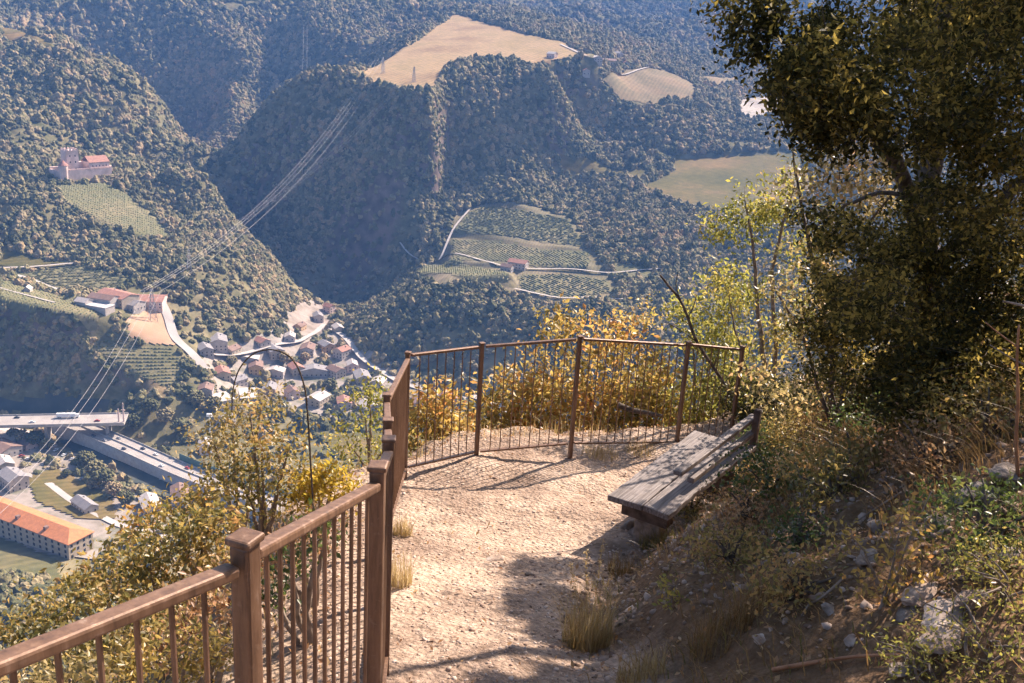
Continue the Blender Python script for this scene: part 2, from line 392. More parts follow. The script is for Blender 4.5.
# more rows where the ground is seen obliquely
AZ, RR = np.meshgrid(az, rr, indexing='ij')
TX = RR*np.sin(AZ); TY = RR*np.cos(AZ)
TZ = H(TX, TY)
NEARBOX = (-7.0, 8.5, -2.0, 14.5)
inb = sstep(0, 1.5, np.minimum(np.minimum(TX-NEARBOX[0], NEARBOX[1]-TX), np.minimum(TY-NEARBOX[2], NEARBOX[3]-TY)))
TZ = TZ - inb*1.2
m_ground = None
def ground_material():
    m, n, b = mat('wooded hillside soil', .95, .1)
    f = noise_node(n, .012, 6); f2 = noise_node(n, .09, 5)
    c = ramp(n, f, [(.35, (.09, .09, .04)), (.5, (.17, .15, .075)), (.66, (.30, .245, .14))])
    c2 = ramp(n, f2, [(.38, (.06, .065, .03)), (.62, (.24, .20, .11))])
    c = mixc(n, .5, c, c2)
    # bare reddish rock where the slope is steep
    g = n.nodes.new('ShaderNodeNewGeometry'); s = n.nodes.new('ShaderNodeSeparateXYZ'); n.links.new(g.outputs['True Normal'], s.inputs[0])
    k = ramp(n, math_node(n, 'ADD', s.outputs[2], math_node(n, 'MULTIPLY', math_node(n, 'SUBTRACT', noise_node(n, .03, 4), .5), .45)), [(.34, (1, 1, 1)), (.46, (0, 0, 0))])
    rock = ramp(n, noise_node(n, .07, 5), [(.35, (.09, .075, .05)), (.65, (.22, .155, .12))])
    c = mixc(n, k, c, rock)
    n.links.new(c, b.inputs['Base Color'])
    bump(n, b, f2, .6, 2.0)
    return m
m_ground = ground_material()
ter = np_mesh('terrain', np.stack([TX, TY, TZ], -1).reshape(-1, 3), grid_faces(naz, nr)[:, ::-1], m_ground, smooth=True)
tag(ter, kind='structure')
_dz_a = (TZ[1:, :]-TZ[:-1, :]); _du = rr*(az[1]-az[0])
SLG = np.zeros_like(TZ); GXG = np.zeros_like(TZ)
_ga = np.gradient(TZ, axis=0)/_du[None]; _gr = np.gradient(TZ, axis=1)/np.gradient(rr)[None]
SLG = np.hypot(_ga, _gr); GXG = _ga*np.cos(AZ)+_gr*np.sin(AZ); GYG = -_ga*np.sin(AZ)+_gr*np.cos(AZ)
def grid_at(G, x, y):
    a = (np.arctan2(x, y)-az[0])/(az[1]-az[0]); b = (np.log(np.hypot(x, y))-math.log(rr[0]))/(math.log(rr[1])-math.log(rr[0]))
    a = np.clip(a, 0, naz-1.001); b = np.clip(b, 0, nr-1.001); i = a.astype(int); j = b.astype(int); u = a-i; v = b-j
    return (G[i, j]*(1-u)+G[i+1, j]*u)*(1-v)+(G[i, j+1]*(1-u)+G[i+1, j+1]*u)*v
print('terrain', time.time()-T0)

# ------------------------------------------------------------------ ground patches laid on the terrain
def in_poly(x, y, P):
    r = np.zeros(np.shape(x), bool); n = len(P); j = n-1
    for i in range(n):
        xi, yi = P[i]; xj, yj = P[j]
        with np.errstate(divide='ignore', invalid='ignore'):
            c = ((yi > y) != (yj > y)) & (x < (xj-xi)*(y-yi)/(yj-yi+1e-12)+xi)
        r ^= c; j = i
    return r
NOTREE = []      # world polygons kept free of forest
def wpoly(pp):
    q = U([p[0] for p in pp], [p[1] for p in pp]); return q[:, :2]
def patch(name, pp, m, cell=3.0, lift=.9, clear=True, label=None):
    W = wpoly(pp)
    if clear: NOTREE.append(W)
    x0, y0 = W.min(0); x1, y1 = W.max(0)
    cell = max(cell, math.sqrt((x1-x0)*(y1-y0)/90000))
    xs = np.arange(x0-cell, x1+cell, cell); ys = np.arange(y0-cell, y1+cell, cell)
    X, Y = np.meshgrid(xs, ys, indexing='ij')
    Fq = grid_faces(len(xs), len(ys))
    cx = X.ravel()[Fq].mean(1); cy = Y.ravel()[Fq].mean(1)
    jx = cx + fbm(cx, cy, 14, 3, 4)*5; jy = cy + fbm(cx, cy, 14, 3, 9)*5
    Fq = Fq[in_poly(jx, jy, W)]
    if not len(Fq): return None
    us, inv = np.unique(Fq, return_inverse=True)
    x = X.ravel()[us]; y = Y.ravel()[us]
    o = np_mesh(name, np.stack([x, y, H(x, y)+lift], -1), inv.reshape(-1, 4), m, smooth=True)
    tag(o, label, kind='structure'); return W
def road(name, pp, width, m, lift=1.6, clear=True, z=None):
    q = U([p[0] for p in pp], [p[1] for p in pp])[:, :2] if z is None else np.array([Uz(p[0], p[1], z)[:2] for p in pp])
    # resample
    pts = []
    for a, b in zip(q[:-1], q[1:]):
        n = max(2, int(np.hypot(*(b-a))/5)); pts += [a+(b-a)*t for t in np.linspace(0, 1, n, endpoint=False)]
    pts.append(q[-1]); pts = np.array(pts)
    for _ in range(6): pts[1:-1] = (pts[:-2]+pts[1:-1]*2+pts[2:])/4
    t = np.gradient(pts, axis=0); t /= np.hypot(t[:, 0], t[:, 1])[:, None]+1e-9; nrm = np.stack([-t[:, 1], t[:, 0]], -1)
    rows = np.stack([pts+nrm*width/2*k for k in (-1, -.3, .3, 1)], 1)
    zz = (H(rows[..., 0], rows[..., 1]).max(1)+lift) if z is None else np.full(len(pts), z)
    if z is None:
        for _ in range(8): zz[1:-1] = (zz[:-2]+zz[1:-1]*2+zz[2:])/4
    V = np.concatenate([rows, np.repeat(zz[:, None, None], 4, 1)], -1)
    o = np_mesh(name, V.reshape(-1, 3), grid_faces(len(pts), 4), m); tag(o, kind='structure')
    if clear: NOTREE.append(np.vstack([pts+nrm*(width/2+3), (pts-nrm*(width/2+3))[::-1]]))
    return pts, zz
M = {}
M['straw'] = fieldmat('mown straw field', (.25,.165,.085), (.35,.245,.13), (.29,.21,.10), .5, 12)
M['meadow'] = fieldmat('dry meadow', (.085,.085,.028), (.135,.115,.04), (.22,.15,.065), 1.2, 9)
M['meadow_tan'] = fieldmat('tan meadow', (.13,.11,.06), (.19,.15,.085), (.24,.17,.10), .3, 8)
M['vine_soil'] = fieldmat('vineyard grass', (.12,.125,.065), (.18,.17,.09), (.25,.21,.12), 1.0, 5)
M['terrace'] = fieldmat('dry terrace grass', (.13,.12,.07), (.19,.165,.10), (.27,.215,.14), .2, 6)
M['orchard'] = fieldmat('rough orchard grass', (.065,.075,.03), (.11,.11,.05), (.18,.15,.075), .9, 14)
M['earth'] = noisy('bare reddish earth', (.36,.22,.13), (.46,.30,.19), .04)
M['gravel'] = noisy('pale gravel yard', (.20,.17,.13), (.33,.28,.24), .06, c3=(.13,.13,.08))
M['roadpale'] = noisy('dusty pale road', (.38,.34,.31), (.48,.43,.39), .05)
M['asphalt'] = noisy('pale warm asphalt', (.30,.265,.24), (.38,.34,.31), .08)  # light warm base colour of the road decks
M['river'] = noisy('shade tinted river bed', (.05,.06,.05), (.09,.09,.07), .06)  # dark strip: the shade along it is put into the colour
M['scree'] = noisy('pale scree', (.20,.16,.12), (.34,.28,.24), .08)
patch('straw_field', [(362,78),(385,60),(408,47),(432,30),(455,14),(485,23),(520,33),(560,42),(590,56),(560,60),(520,62),(480,60),(447,70),(430,92),(398,91),(375,85)], M['straw'], 4)
patch('meadow', [(604,80),(625,70),(665,70),(696,86),(694,100),(655,104),(618,98)], M['meadow_tan'], 3)
patch('meadow', [(700,77),(735,76),(745,84),(715,88)], M['meadow_tan'], 3)
patch('meadow', [(738,100),(775,95),(785,112),(752,120),(738,114)], M['gravel'], 3)
patch('meadow', MEAD, M['meadow'], 3)
TERR = [(416,282),(436,256),(450,236),(455,210),(485,203),(540,208),(572,219),(592,250),(618,284),(612,302),(560,304),(515,297),(500,287),(440,287)]
patch('terrace', TERR, M['terrace'], 3, lift=.45)
patch('meadow', [(560,158),(600,162),(650,170),(645,182),(610,176),(562,170)], M['meadow'], 3)
patch('vineyard', [(470,212),(485,206),(530,212),(568,220),(586,247),(540,242),(500,236),(455,234)], M['vine_soil'], 2.5)
patch('vineyard', [(452,240),(500,242),(540,250),(590,253),(588,270),(540,266),(500,262),(452,262)], M['vine_soil'], 2.5)
patch('vineyard', [(425,262),(445,264),(505,272),(510,283),(470,282),(418,279)], M['vine_soil'], 2.5)
patch('vineyard', [(520,276),(560,274),(606,281),(612,294),(560,299),(520,292)], M['vine_soil'], 2.5)
patch('vineyard', [(612,262),(650,270),(655,282),(615,278)], M['vine_soil'], 2.5)
patch('vineyard', [(58,186),(108,184),(130,198),(165,226),(168,240),(140,236),(100,222),(62,200)], M['vine_soil'], 2.5)
patch('meadow', [(0,248),(70,262),(20,268),(0,266)], M['meadow'], 2.5)
patch('vineyard', [(15,274),(80,266),(130,280),(120,290),(60,291)], M['vine_soil'], 2.5)
patch('vineyard', [(0,280),(50,294),(90,302),(98,318),(90,332),(40,318),(0,306)], M['vine_soil'], 2.5)
patch('field', [(128,316),(150,310),(163,308),(170,330),(174,347),(140,343),(126,338)], M['earth'], 2)
patch('vineyard', [(88,340),(125,342),(174,350),(186,366),(180,388),(158,386),(120,366),(92,352)], M['vine_soil'], 2.5)
patch('vineyard', [(140,384),(170,390),(168,404),(138,398)], M['meadow_tan'], 2.5)
patch('meadow', [(0,26),(30,33),(75,52),(80,60),(40,48),(0,40)], M['meadow'], 3)
patch('meadow', [(-30,530),(30,548),(62,562),(60,612),(30,640),(-30,640)], M['orchard'], 2.5, clear=False)
patch('village_ground', [(272,332),(285,305),(312,300),(330,312),(338,330),(372,350),(420,385),(400,420),(340,420),(290,410),(230,405),(215,390),(198,372),(205,352),(240,345)], M['gravel'], 3, clear=False)
patch('gravel_slope', [(284,318),(300,303),(322,306),(330,322),(318,336),(290,336)], M['scree'], 2.5, lift=1.6)
patch('town_ground', [(-60,428),(30,432),(70,452),(110,480),(160,500),(185,520),(150,560),(90,560),(60,556),(-60,520)], M['gravel'], 3, clear=False)
patch('meadow', [(20,480),(60,470),(105,492),(118,520),(80,520),(40,505)], M['meadow'], 2.5, lift=1.6)
patch('meadow', [(320,436),(400,430),(470,440),(470,470),(340,460)], M['meadow'], 2.5, lift=1.6)
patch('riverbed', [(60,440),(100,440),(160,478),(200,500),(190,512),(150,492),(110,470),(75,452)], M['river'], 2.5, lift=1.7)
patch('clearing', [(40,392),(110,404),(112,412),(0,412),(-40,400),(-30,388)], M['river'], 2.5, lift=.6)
road('road', [(-40,266),(0,273),(28,279),(52,290),(82,294),(104,293)], 5, M['roadpale'])
road('road', [(-20,270),(20,269),(75,265)], 4, M['roadpale'])
road('road', [(-30,282),(0,290),(55,304)], 2, M['roadpale'])
road('road', [(158,298),(163,306),(169,320),(174,342),(190,352),(205,372)], 8, M['roadpale'])
road('road', [(400,245),(440,262),(452,232),(470,210)], 2.5, M['roadpale'], clear=False)
road('road', [(440,262),(500,268),(560,270),(610,275),(660,270)], 3, M['roadpale'])
road('road', [(515,290),(560,300),(640,300)], 3, M['roadpale'])
road('road', [(560,45),(585,58),(600,66),(650,68)], 4, M['roadpale'])
road('road', [(470,398),(500,408),(520,430),(540,450)], 9, M['roadpale'])
road('road', [(330,330),(360,360),(400,385),(470,400)], 6, M['roadpale'])
road('road', [(215,358),(260,352),(300,345),(325,325)], 6, M['roadpale'])
road('road', [(-10,470),(40,478),(75,505),(125,530),(170,540)], 5, M['roadpale'])
print('patches', time.time()-T0)
# vine rows: low ridges of leaves following the contour
def vine_rows():
    V = []; Fc = []; rng = np.random.default_rng(4)
    sel = [i for i, o in enumerate([1]*0)]
    for W in VINE:
        x0, y0 = W.min(0); x1, y1 = W.max(0); cx, cy = W.mean(0)
        e = 6; gx = Hs(cx+e, cy)-Hs(cx-e, cy); gy = Hs(cx, cy+e)-Hs(cx, cy-e); a = math.atan2(gy, gx)+pi/2+rng.normal(0, .15)
        L = math.hypot(x1-x0, y1-y0)/2; dx, dy = cos(a), sin(a)
        for s in np.arange(-L, L, 3.4):
            t = np.arange(-L, L, 3.0)
            x = cx + dx*t - dy*s; y = cy + dy*t + dx*s
            ok = in_poly(x, y, W); z = H(x, y)+.9
            for k in range(len(t)-1):
                if ok[k] and ok[k+1] and rng.random() > .16:
                    h = .35+rng.random()*.6; b = len(V); w_ = .3+rng.random()*.4
                    for q in (k, k+1):
                        V += [(x[q]-dy*-w_, y[q]+dx*-w_, z[q]-.8), (x[q]-dy*-w_*.6, y[q]+dx*-w_*.6, z[q]+h), (x[q]-dy*w_*.6, y[q]+dx*w_*.6, z[q]+h), (x[q]-dy*w_, y[q]+dx*w_, z[q]-.8)]
                    Fc += [(b, b+1, b+5, b+4), (b+1, b+2, b+6, b+5), (b+2, b+3, b+7, b+6), (b, b+3, b+2, b+1), (b+4, b+5, b+6, b+7)]
    return np.array(V), np.array(Fc)
VINE = [wpoly(p) for p in VPOLY]
M['vine'] = noisy('vine leaves', (.10,.115,.05), (.19,.17,.08), .15)
_V, _F = vine_rows()
tag(np_mesh('vine_rows', _V, _F, M['vine']), 'pale green rows of vines across the terraced slopes', 'vines', kind='stuff')
print('vines', len(_F), time.time()-T0)

# ------------------------------------------------------------------ far forest (stuff, instanced by geometry nodes)
def crown_proto(seed, sq=1.0, jag=.25):
    bm = bmesh.new(); bmesh.ops.create_icosphere(bm, subdivisions=3, radius=1)
    rs = random.Random(seed); blobs = [(Vector((rs.gauss(0,1), rs.gauss(0,1), rs.gauss(.2,.8))).normalized(), rs.uniform(.15,.42)) for _ in range(16)]
    for v in bm.verts:
        d = v.co.normalized(); r = .72
        for b, a in blobs: r += a*max(0, d.dot(b)-.72)/.28*.75
        r *= 1+rs.uniform(-jag, jag)*.5
        v.co = Vector((d.x*r, d.y*r, max(d.z, -.55)*r*sq))
    me = bpy.data.meshes.new('far_crown'); bm.to_mesh(me); bm.free(); return me
def farleaf_mat():
    m, n, b = mat('distant foliage', .9, .1)
    oi = n.nodes.new('ShaderNodeObjectInfo')
    nz = noise_node(n, .006, 3); nz2 = noise_node(n, .5, 2)
    f = math_node(n, 'ADD', math_node(n, 'MULTIPLY', oi.outputs['Random'], .55), math_node(n, 'MULTIPLY', nz, .5))
    c = ramp(n, f, [(.12, (.045,.052,.026)), (.34, (.105,.105,.05)), (.54, (.19,.17,.085)), (.72, (.28,.225,.125)), (.92, (.36,.24,.13))])
    c = mixc(n, .35, c, ramp(n, nz2, [(.4, (.4,.4,.4)), (.6, (1.5,1.5,1.5))]), 'MULTIPLY')
    n.links.new(c, b.inputs['Base Color']); return m
M['farleaf'] = farleaf_mat()
PROTOS = bpy.data.collections.new('forest_crowns')
for i in range(6):
    me = crown_proto(i, (1.0, 1.15, .9, 1.4, 1.0, 1.2)[i]); me.materials.append(M['farleaf'])
    o = bpy.data.objects.new('crown_shape', me); PROTOS.objects.link(o)
def forest(name, x, y, z, s, label):
    me = bpy.data.meshes.new(name); me.vertices.add(len(x)); me.vertices.foreach_set('co', np.stack([x, y, z], -1).astype(np.float32).ravel())
    rng = np.random.default_rng(1)
    a = me.attributes.new('s', 'FLOAT', 'POINT'); a.data.foreach_set('value', s.astype(np.float32))
    a = me.attributes.new('rz', 'FLOAT', 'POINT'); a.data.foreach_set('value', rng.uniform(0, 6.28, len(x)).astype(np.float32))
    o = bpy.data.objects.new(name, me); COL.objects.link(o)
    g = bpy.data.node_groups.new('plant_trees', 'GeometryNodeTree')
    g.interface.new_socket('Geometry', in_out='INPUT', socket_type='NodeSocketGeometry'); g.interface.new_socket('Geometry', in_out='OUTPUT', socket_type='NodeSocketGeometry')
    N = g.nodes; L = g.links; gi = N.new('NodeGroupInput'); go = N.new('NodeGroupOutput'); ip = N.new('GeometryNodeInstanceOnPoints')
    ci = N.new('GeometryNodeCollectionInfo'); ci.inputs[0].default_value = PROTOS; ci.inputs[1].default_value = True; ci.inputs[2].default_value = True
    na = N.new('GeometryNodeInputNamedAttribute'); na.data_type = 'FLOAT'; na.inputs[0].default_value = 's'
    nb = N.new('GeometryNodeInputNamedAttribute'); nb.data_type = 'FLOAT'; nb.inputs[0].default_value = 'rz'
    cx = N.new('ShaderNodeCombineXYZ'); e2r = N.new('FunctionNodeEulerToRotation')
    mp = N.new('GeometryNodeMeshToPoints')
    L.new(gi.outputs[0], mp.inputs[0]); L.new(mp.outputs[0], ip.inputs['Points']); L.new(ci.outputs[0], ip.inputs['Instance']); ip.inputs['Pick Instance'].default_value = True
    L.new(nb.outputs[0], cx.inputs[2]); L.new(cx.outputs[0], e2r.inputs[0]); L.new(e2r.outputs[0], ip.inputs['Rotation']); L.new(na.outputs[0], ip.inputs['Scale'])
    L.new(ip.outputs[0], go.inputs[0])
    mo = o.modifiers.new('trees', 'NODES'); mo.node_group = g
    return tag(o, label, 'forest', kind='stuff')

# ================================================================== things in the valley
def plain(name, c, rough=.8, var=.12, sc=.4):
    return noisy(name, tuple(v*(1-var) for v in c), tuple(v*(1+var) for v in c), sc, rough)
M['w_white'] = plain('white render', (.46,.40,.36)); M['w_cream'] = plain('cream render', (.42,.35,.27)); M['w_ochre'] = plain('ochre render', (.50,.34,.20)); M['w_grey'] = plain('grey render', (.38,.35,.33))
M['w_pink'] = plain('pinkish stone', (.66,.50,.44), sc=.15, var=.2)
M['r_red'] = plain('red tile', (.34,.17,.125)); M['r_orange'] = plain('orange tile', (.52,.20,.085)); M['r_brown'] = plain('brown tile', (.22,.14,.11)); M['r_grey'] = plain('grey roof', (.26,.24,.24)); M['r_pale'] = plain('pale roof', (.48,.42,.38)); M['r_white'] = plain('white roof', (.50,.46,.43))
M['win'], _n, _b = mat('dark window glass', .15, .5); _b.inputs['Base Color'].default_value = (.03,.035,.04,1)
M['concrete'] = plain('concrete', (.42,.38,.34), sc=.3); M['carwhite'] = plain('white car paint', (.75,.75,.75), .3); M['cardark'] = plain('dark car paint', (.05,.055,.07), .3); M['carred'] = plain('red car paint', (.35,.05,.04), .3); M['carsilver'] = plain('silver car paint', (.4,.4,.42), .3)
M['tyre'] = plain('tyre rubber', (.03,.03,.03)); M['steelpale'] = plain('galvanised steel', (.45,.43,.42), .5); M['cable'] = plain('aluminium cable', (.34,.31,.30), .5); M['greenwall'] = plain('green barrier panels', (.12,.18,.13))

def gable(m, w, l, h, rise, over=.5, t=.35):
    """roof of two slabs, ridge along y"""
    for s in (-1, 1):
        a = Vector((s*(w/2+over), -l/2-over, h-.25)); b_ = Vector((0, -l/2-over, h+rise)); c = Vector((0, l/2+over, h+rise)); d = Vector((s*(w/2+over), l/2+over, h-.25))
        up = Vector((0, 0, t)); b = len(m.v); m.v += [a, b_, c, d, a+up, b_+up, c+up, d+up]
        m.f += [[b+i for i in q] for q in ((0,1,2,3),(7,6,5,4),(0,4,5,1),(3,2,6,7),(0,3,7,4))]
def shell(w, l, h, rise, hip=False):
    m = MB(); m.box((0, 0, h/2-2), (w, l, h+4))
    if rise:
        for s in (-1, 1): m.poly([(-w/2+.01, s*(l/2-.02), h), (w/2-.01, s*(l/2-.02), h), (0, s*(l/2-.02), h+rise*.98)])
    return m
def windows(root, w, l, h, wall_parent=None, n=None, floors=None):
    floors = floors or max(1, int(h/3.1)); k = 0
    for side in ((1, 0), (-1, 0), (0, 1), (0, -1)):
        L = l if side[0] else w; q = n or max(1, int(L/4))
        if side == (1, 0) and False: continue
        for f in range(floors):
            for i in range(q):
                u = (i+.5)/q*L-L/2
                m = MB()
                if side[0]: m.box((side[0]*(w/2+.01), u, 1.6+f*3.0), (.12, 1.1, 1.4))
                else: m.box((u, side[1]*(l/2+.01), 1.6+f*3.0), (1.1, .12, 1.4))
                m.build('window', M['win'], root); k += 1
                if k > 40: return
HOUSEPTS = []
def house(px, py, w, l, h, rz, wall, roof, label, rise=2.6, flat=False, wins=True, cat='house', group=None, name='house', z=None):
    p = U(px, py)[0] if z is None else Uz(px, py, z); z = min(Hs(p[0]+a, p[1]+b) for a in (-w/3, w/3) for b in (-l/3, l/3))+.8 if z is None else z
    HOUSEPTS.append((p[0], p[1], max(w, l)*.5)); HOUSEPTS.append((p[0]*.985, p[1]*.985, max(w, l)*.35))
    r = empty(name, (p[0], p[1], z), radians(rz), label, cat, group)
    shell(w, l, h, 0 if flat else rise).build('wall', M[wall], r)
    m = MB()
    if flat: m.box((0, 0, h+.2), (w+.8, l+.8, .5))
    else: gable(m, w, l, h, rise)
    rf_ = m.build('roof', M[roof], r)
    if not flat and wins:
        MB().box((w*.18, l*.22, h+rise*.9), (.8, .8, 1.8)).build('chimney', M['w_grey'], rf_)
    if wins: windows(r, w, l, h, n=None)
    q = np.array([(p[0]+dx, p[1]+dy) for dx, dy in ((-1,-1),(1,-1),(1,1),(-1,1)) ])
    return r
G = 'houses of the village on the valley floor'
VILL = [
 (205,352,12,16,7,30,'w_grey','r_grey','grey house beside the pale road bend under the brown field'),
 (218,342,16,22,9,20,'w_white','r_grey','large white house with grey roof at the foot of the wooded hill'),
 (232,352,11,14,7,-20,'w_cream','r_brown','cream house with brown roof between the foot of the hill and the first long hall'),
 (246,357,24,12,5,10,'w_grey','r_pale','long low hall with pale roof beside the village road'),
 (262,344,11,13,7,50,'w_white','r_red','white house with red roof tucked against the hill under the trees'),
 (274,352,14,20,8,35,'w_cream','r_grey','broad cream house with grey roof beside the road to the gorge'),
 (290,341,10,12,7,10,'w_white','r_pale','small white house at the lower edge of the pale scree slope'),
 (300,330,9,12,6,-15,'w_ochre','r_brown','small ochre house halfway up the pale scree slope'),
 (318,322,10,14,8,20,'w_white','r_grey','white house with grey roof at the narrow mouth of the gorge'),
 (329,312,9,11,7,60,'w_pink','r_red','pinkish house standing farthest into the gorge mouth'),
 (338,332,10,13,6,25,'w_cream','r_pale','cream house with pale roof at the corner where the gorge opens'),
 (308,352,13,18,7,5,'w_white','r_brown','white house with brown roof in the middle of the village street'),
 (326,350,11,15,7,40,'w_ochre','r_grey','ochre house with grey roof beside the village street'),
 (342,356,12,14,8,-30,'w_white','r_red','white house with red roof under the dark wooded spur'),
 (256,370,13,17,8,15,'w_ochre','r_brown','tall ochre house behind the arch of the bare bramble'),
 (275,374,18,11,6,0,'w_white','r_pale','white workshop with pale roof seen through the bramble arch'),
 (296,372,12,15,7,35,'w_cream','r_red','cream house with red roof just right of the bramble arch'),
 (314,374,26,13,6,12,'w_grey','r_grey','long grey warehouse in the middle of the village'),
 (336,376,12,16,7,50,'w_white','r_brown','white house with brown roof beyond the grey warehouse'),
 (352,370,10,13,7,15,'w_pink','r_pale','small pink house near the dark slope'),
 (362,382,14,20,7,20,'w_cream','r_grey','cream house with grey roof close to the railing corner'),
 (378,388,12,14,7,-10,'w_white','r_pale','white house with pale roof left of the railing corner'),
 (222,376,13,17,8,25,'w_cream','r_red','cream house with red roof below the vineyard rows'),
 (238,384,11,14,7,-35,'w_white','r_grey','white house with grey roof at the left foot of the bramble arch'),
 (206,392,12,14,6,10,'w_grey','r_brown','grey house with brown roof among the valley trees'),
 (222,402,15,20,7,40,'w_white','r_white','bright white flat topped building among the autumn trees'),
 (248,398,14,24,6,20,'w_white','r_white','long bright white shed near the yellow bushes'),
 (270,394,12,15,7,5,'w_ochre','r_grey','ochre house with grey roof inside the bramble arch'),
 (292,398,11,14,7,30,'w_pink','r_brown','pink house with brown roof below the long warehouse'),
 (318,404,15,19,7,-20,'w_cream','r_pale','cream building with pale roof at the edge of the river meadow'),
 (344,408,12,15,7,15,'w_white','r_red','white house with red roof beside the river meadow'),
 (368,412,13,16,7,40,'w_grey','r_pale','grey house with pale roof beside the railing'),
 (206,452,10,12,7,20,'w_pink','r_pale','pinkish house beneath the tall white mast'),
 (226,424,11,13,7,-20,'w_cream','r_grey','cream house with grey roof below the bright white building'),
 (420,408,14,18,7,10,'w_white','r_brown','white house seen between the far balusters'),
 (448,404,12,16,7,30,'w_cream','r_red','cream house with red roof seen between the far balusters'),
]
for v in VILL: house(*v, group=G, flat=v[7] == 'r_white')
house(518,268,12,20,7,70,'w_white','r_red','white farmhouse with red roof between the vineyard terraces', cat='farmhouse', name='farmhouse')
house(507,271,9,12,5,70,'w_grey','r_brown','small brown roofed barn beside the white farmhouse in the vineyards', cat='barn', name='barn')
for a in ((596,58,13,18,7,20,'w_white','r_pale','white farmhouse with pale roof on the plateau beside the straw field'),
          (608,62,16,26,6,80,'w_cream','r_brown','long cream barn with brown roof among the plateau farms'),
          (618,57,12,14,7,40,'w_white','r_grey','white house with grey roof at the right end of the plateau hamlet'),
          (586,66,11,14,6,10,'w_grey','r_red','grey house with red roof at the corner of the straw field'),
          (552,58,10,13,6,60,'w_pink','r_pale','small pinkish house among trees on the lower rim of the straw field'),
          (626,66,10,13,6,0,'w_white','r_red','white house with red roof above the tan meadow')):
    house(*a, group='farms on the plateau', cat='farmhouse', name='farmhouse')
# winery
for a in ((118,300,20,34,7,62,'w_cream','r_red','large reddish roofed hall at the back of the winery'),
          (146,300,24,34,7,98,'w_pink','r_red','wide pinkish hall at the road end of the winery'),
          (130,306,16,22,6,70,'w_grey','r_grey','grey roofed press house in front of the winery halls'),
          (104,301,14,24,5,75,'w_grey','r_brown','low brown roofed shed at the back left of the winery'),
          (98,307,12,26,4,72,'w_white','r_white','low white roofed shed at the front left of the winery'),
          (84,305,10,12,4,72,'w_grey','r_pale','small pale shed at the far left of the winery')):
    house(*a, group='winery buildings', cat='winery hall', name='winery_hall', flat=a[7] == 'r_white', wins=a[0] in (118,146,130))
house(28,292,6,8,3,10,'w_white','r_pale','tiny white hut on the left vineyard terrace', cat='hut', name='hut', wins=False)

# castle on its knoll
def castle():
    p = U(77, 180)[0]; a = math.atan2(p[0], p[1])
    r = empty('castle', (p[0], p[1]+14, p[2]-1), -a+.45, 'pale pinkish stone castle with keep and red roofs on the wooded knoll', 'castle')
    st = M['w_pink']
    m = MB(); m.box((2, -8, 4), (58, 3, 16)); m.box((31, 6, 5), (3, 28, 18)); m.box((-27, 6, 4), (3, 28, 14)); m.box((2, 20, 5), (58, 3, 16))
    for i in range(24): m.box((-25.5+i*2.4, -8, 12.6), (1.2, 3, 1.4))
    m.build('curtain_wall', st, r)
    m = MB(); m.box((-10, 6, 13), (14, 14, 40))
    for i in range(4):
        for j in (-1, 1): m.box((-15.8+i*3.9, 6+j*6.3, 33.8), (2, 1.2, 1.8)); m.box((-10+j*6.3, .2+i*3.9, 33.8), (1.2, 2, 1.8))
    kp = m.build('keep', st, r)
    for z in (12, 20, 27):
        for x in (-13, -7): MB().box((x, -1.02, z), (1.2, .2, 2)).build('window', M['win'], kp)
    m = MB(); m.box((18, 2, 9), (24, 18, 20)); pl = m.build('hall', st, r)
    for z in (7, 11, 15):
        for x in (10, 14, 18, 22, 26): MB().box((x, -7.1, z), (1.1, .2, 1.7)).build('window', M['win'], pl)
    m = MB(); gable(m, 18, 24, 19, 6); rf = m.build('roof', M['r_red'], pl); rf.rotation_euler = (0, 0, pi/2); rf.location = (18, 2, 0)
    m = MB(); m.tube([(-24, -6, -4), (-24, -6, 18)], 5, 12); tw = m.build('round_tower', st, r)
    m = MB(); m.tube([(-24, -6, 18), (-24, -6, 24)], [5.8, .2], 12); m.build('roof', M['r_red'], tw)
    m = MB(); m.box((2, 12, 9), (10, 8, 18)); m.build('gate_house', st, r)
castle()

# bridge across the valley
def along(p0, p1, z, w, n=1): pass
def bridge():
    zb = -324
    a = Uz(-120, 429, zb); b = Uz(124, 424, zb); d = (b-a); L = d.length; rz = math.atan2(d.y, d.x)
    r = empty('road_bridge', (a.x, a.y, zb), rz, 'long concrete road bridge crossing the valley floor beside the motorway', 'bridge')
    wd = 22
    MB().box((L/2, wd/2, -.6), (L, wd, 1.2)).box((L/2, wd/2, -2.2), (L-2, wd*.6, 2)).build('deck', M['concrete'], r)
    MB().box((L/2, wd/2, .03), (L-1, wd-2.4, .06)).build('carriageway', M['asphalt'], r)
    for y in (.25, wd-.25):
        MB().box((L/2, y, .55), (L, .35, 1.1)).build('parapet', M['concrete'], r)
    m = MB()
    for k in range(int(L/9)): m.box((4+k*9, wd/2, .075), (3, .25, .03))
    m.build('lane_marking', M['r_white'], r)
    for x in (L*.42, L*.66, L*.92):
        MB().box((x, wd*.5, -13), (2.4, wd*.55, 20)).build('pier', M['concrete'], r)
    return a, d.normalized(), rz, zb, L, wd
_ba, _bd, _brz, _bz, _bL, _bw = bridge()
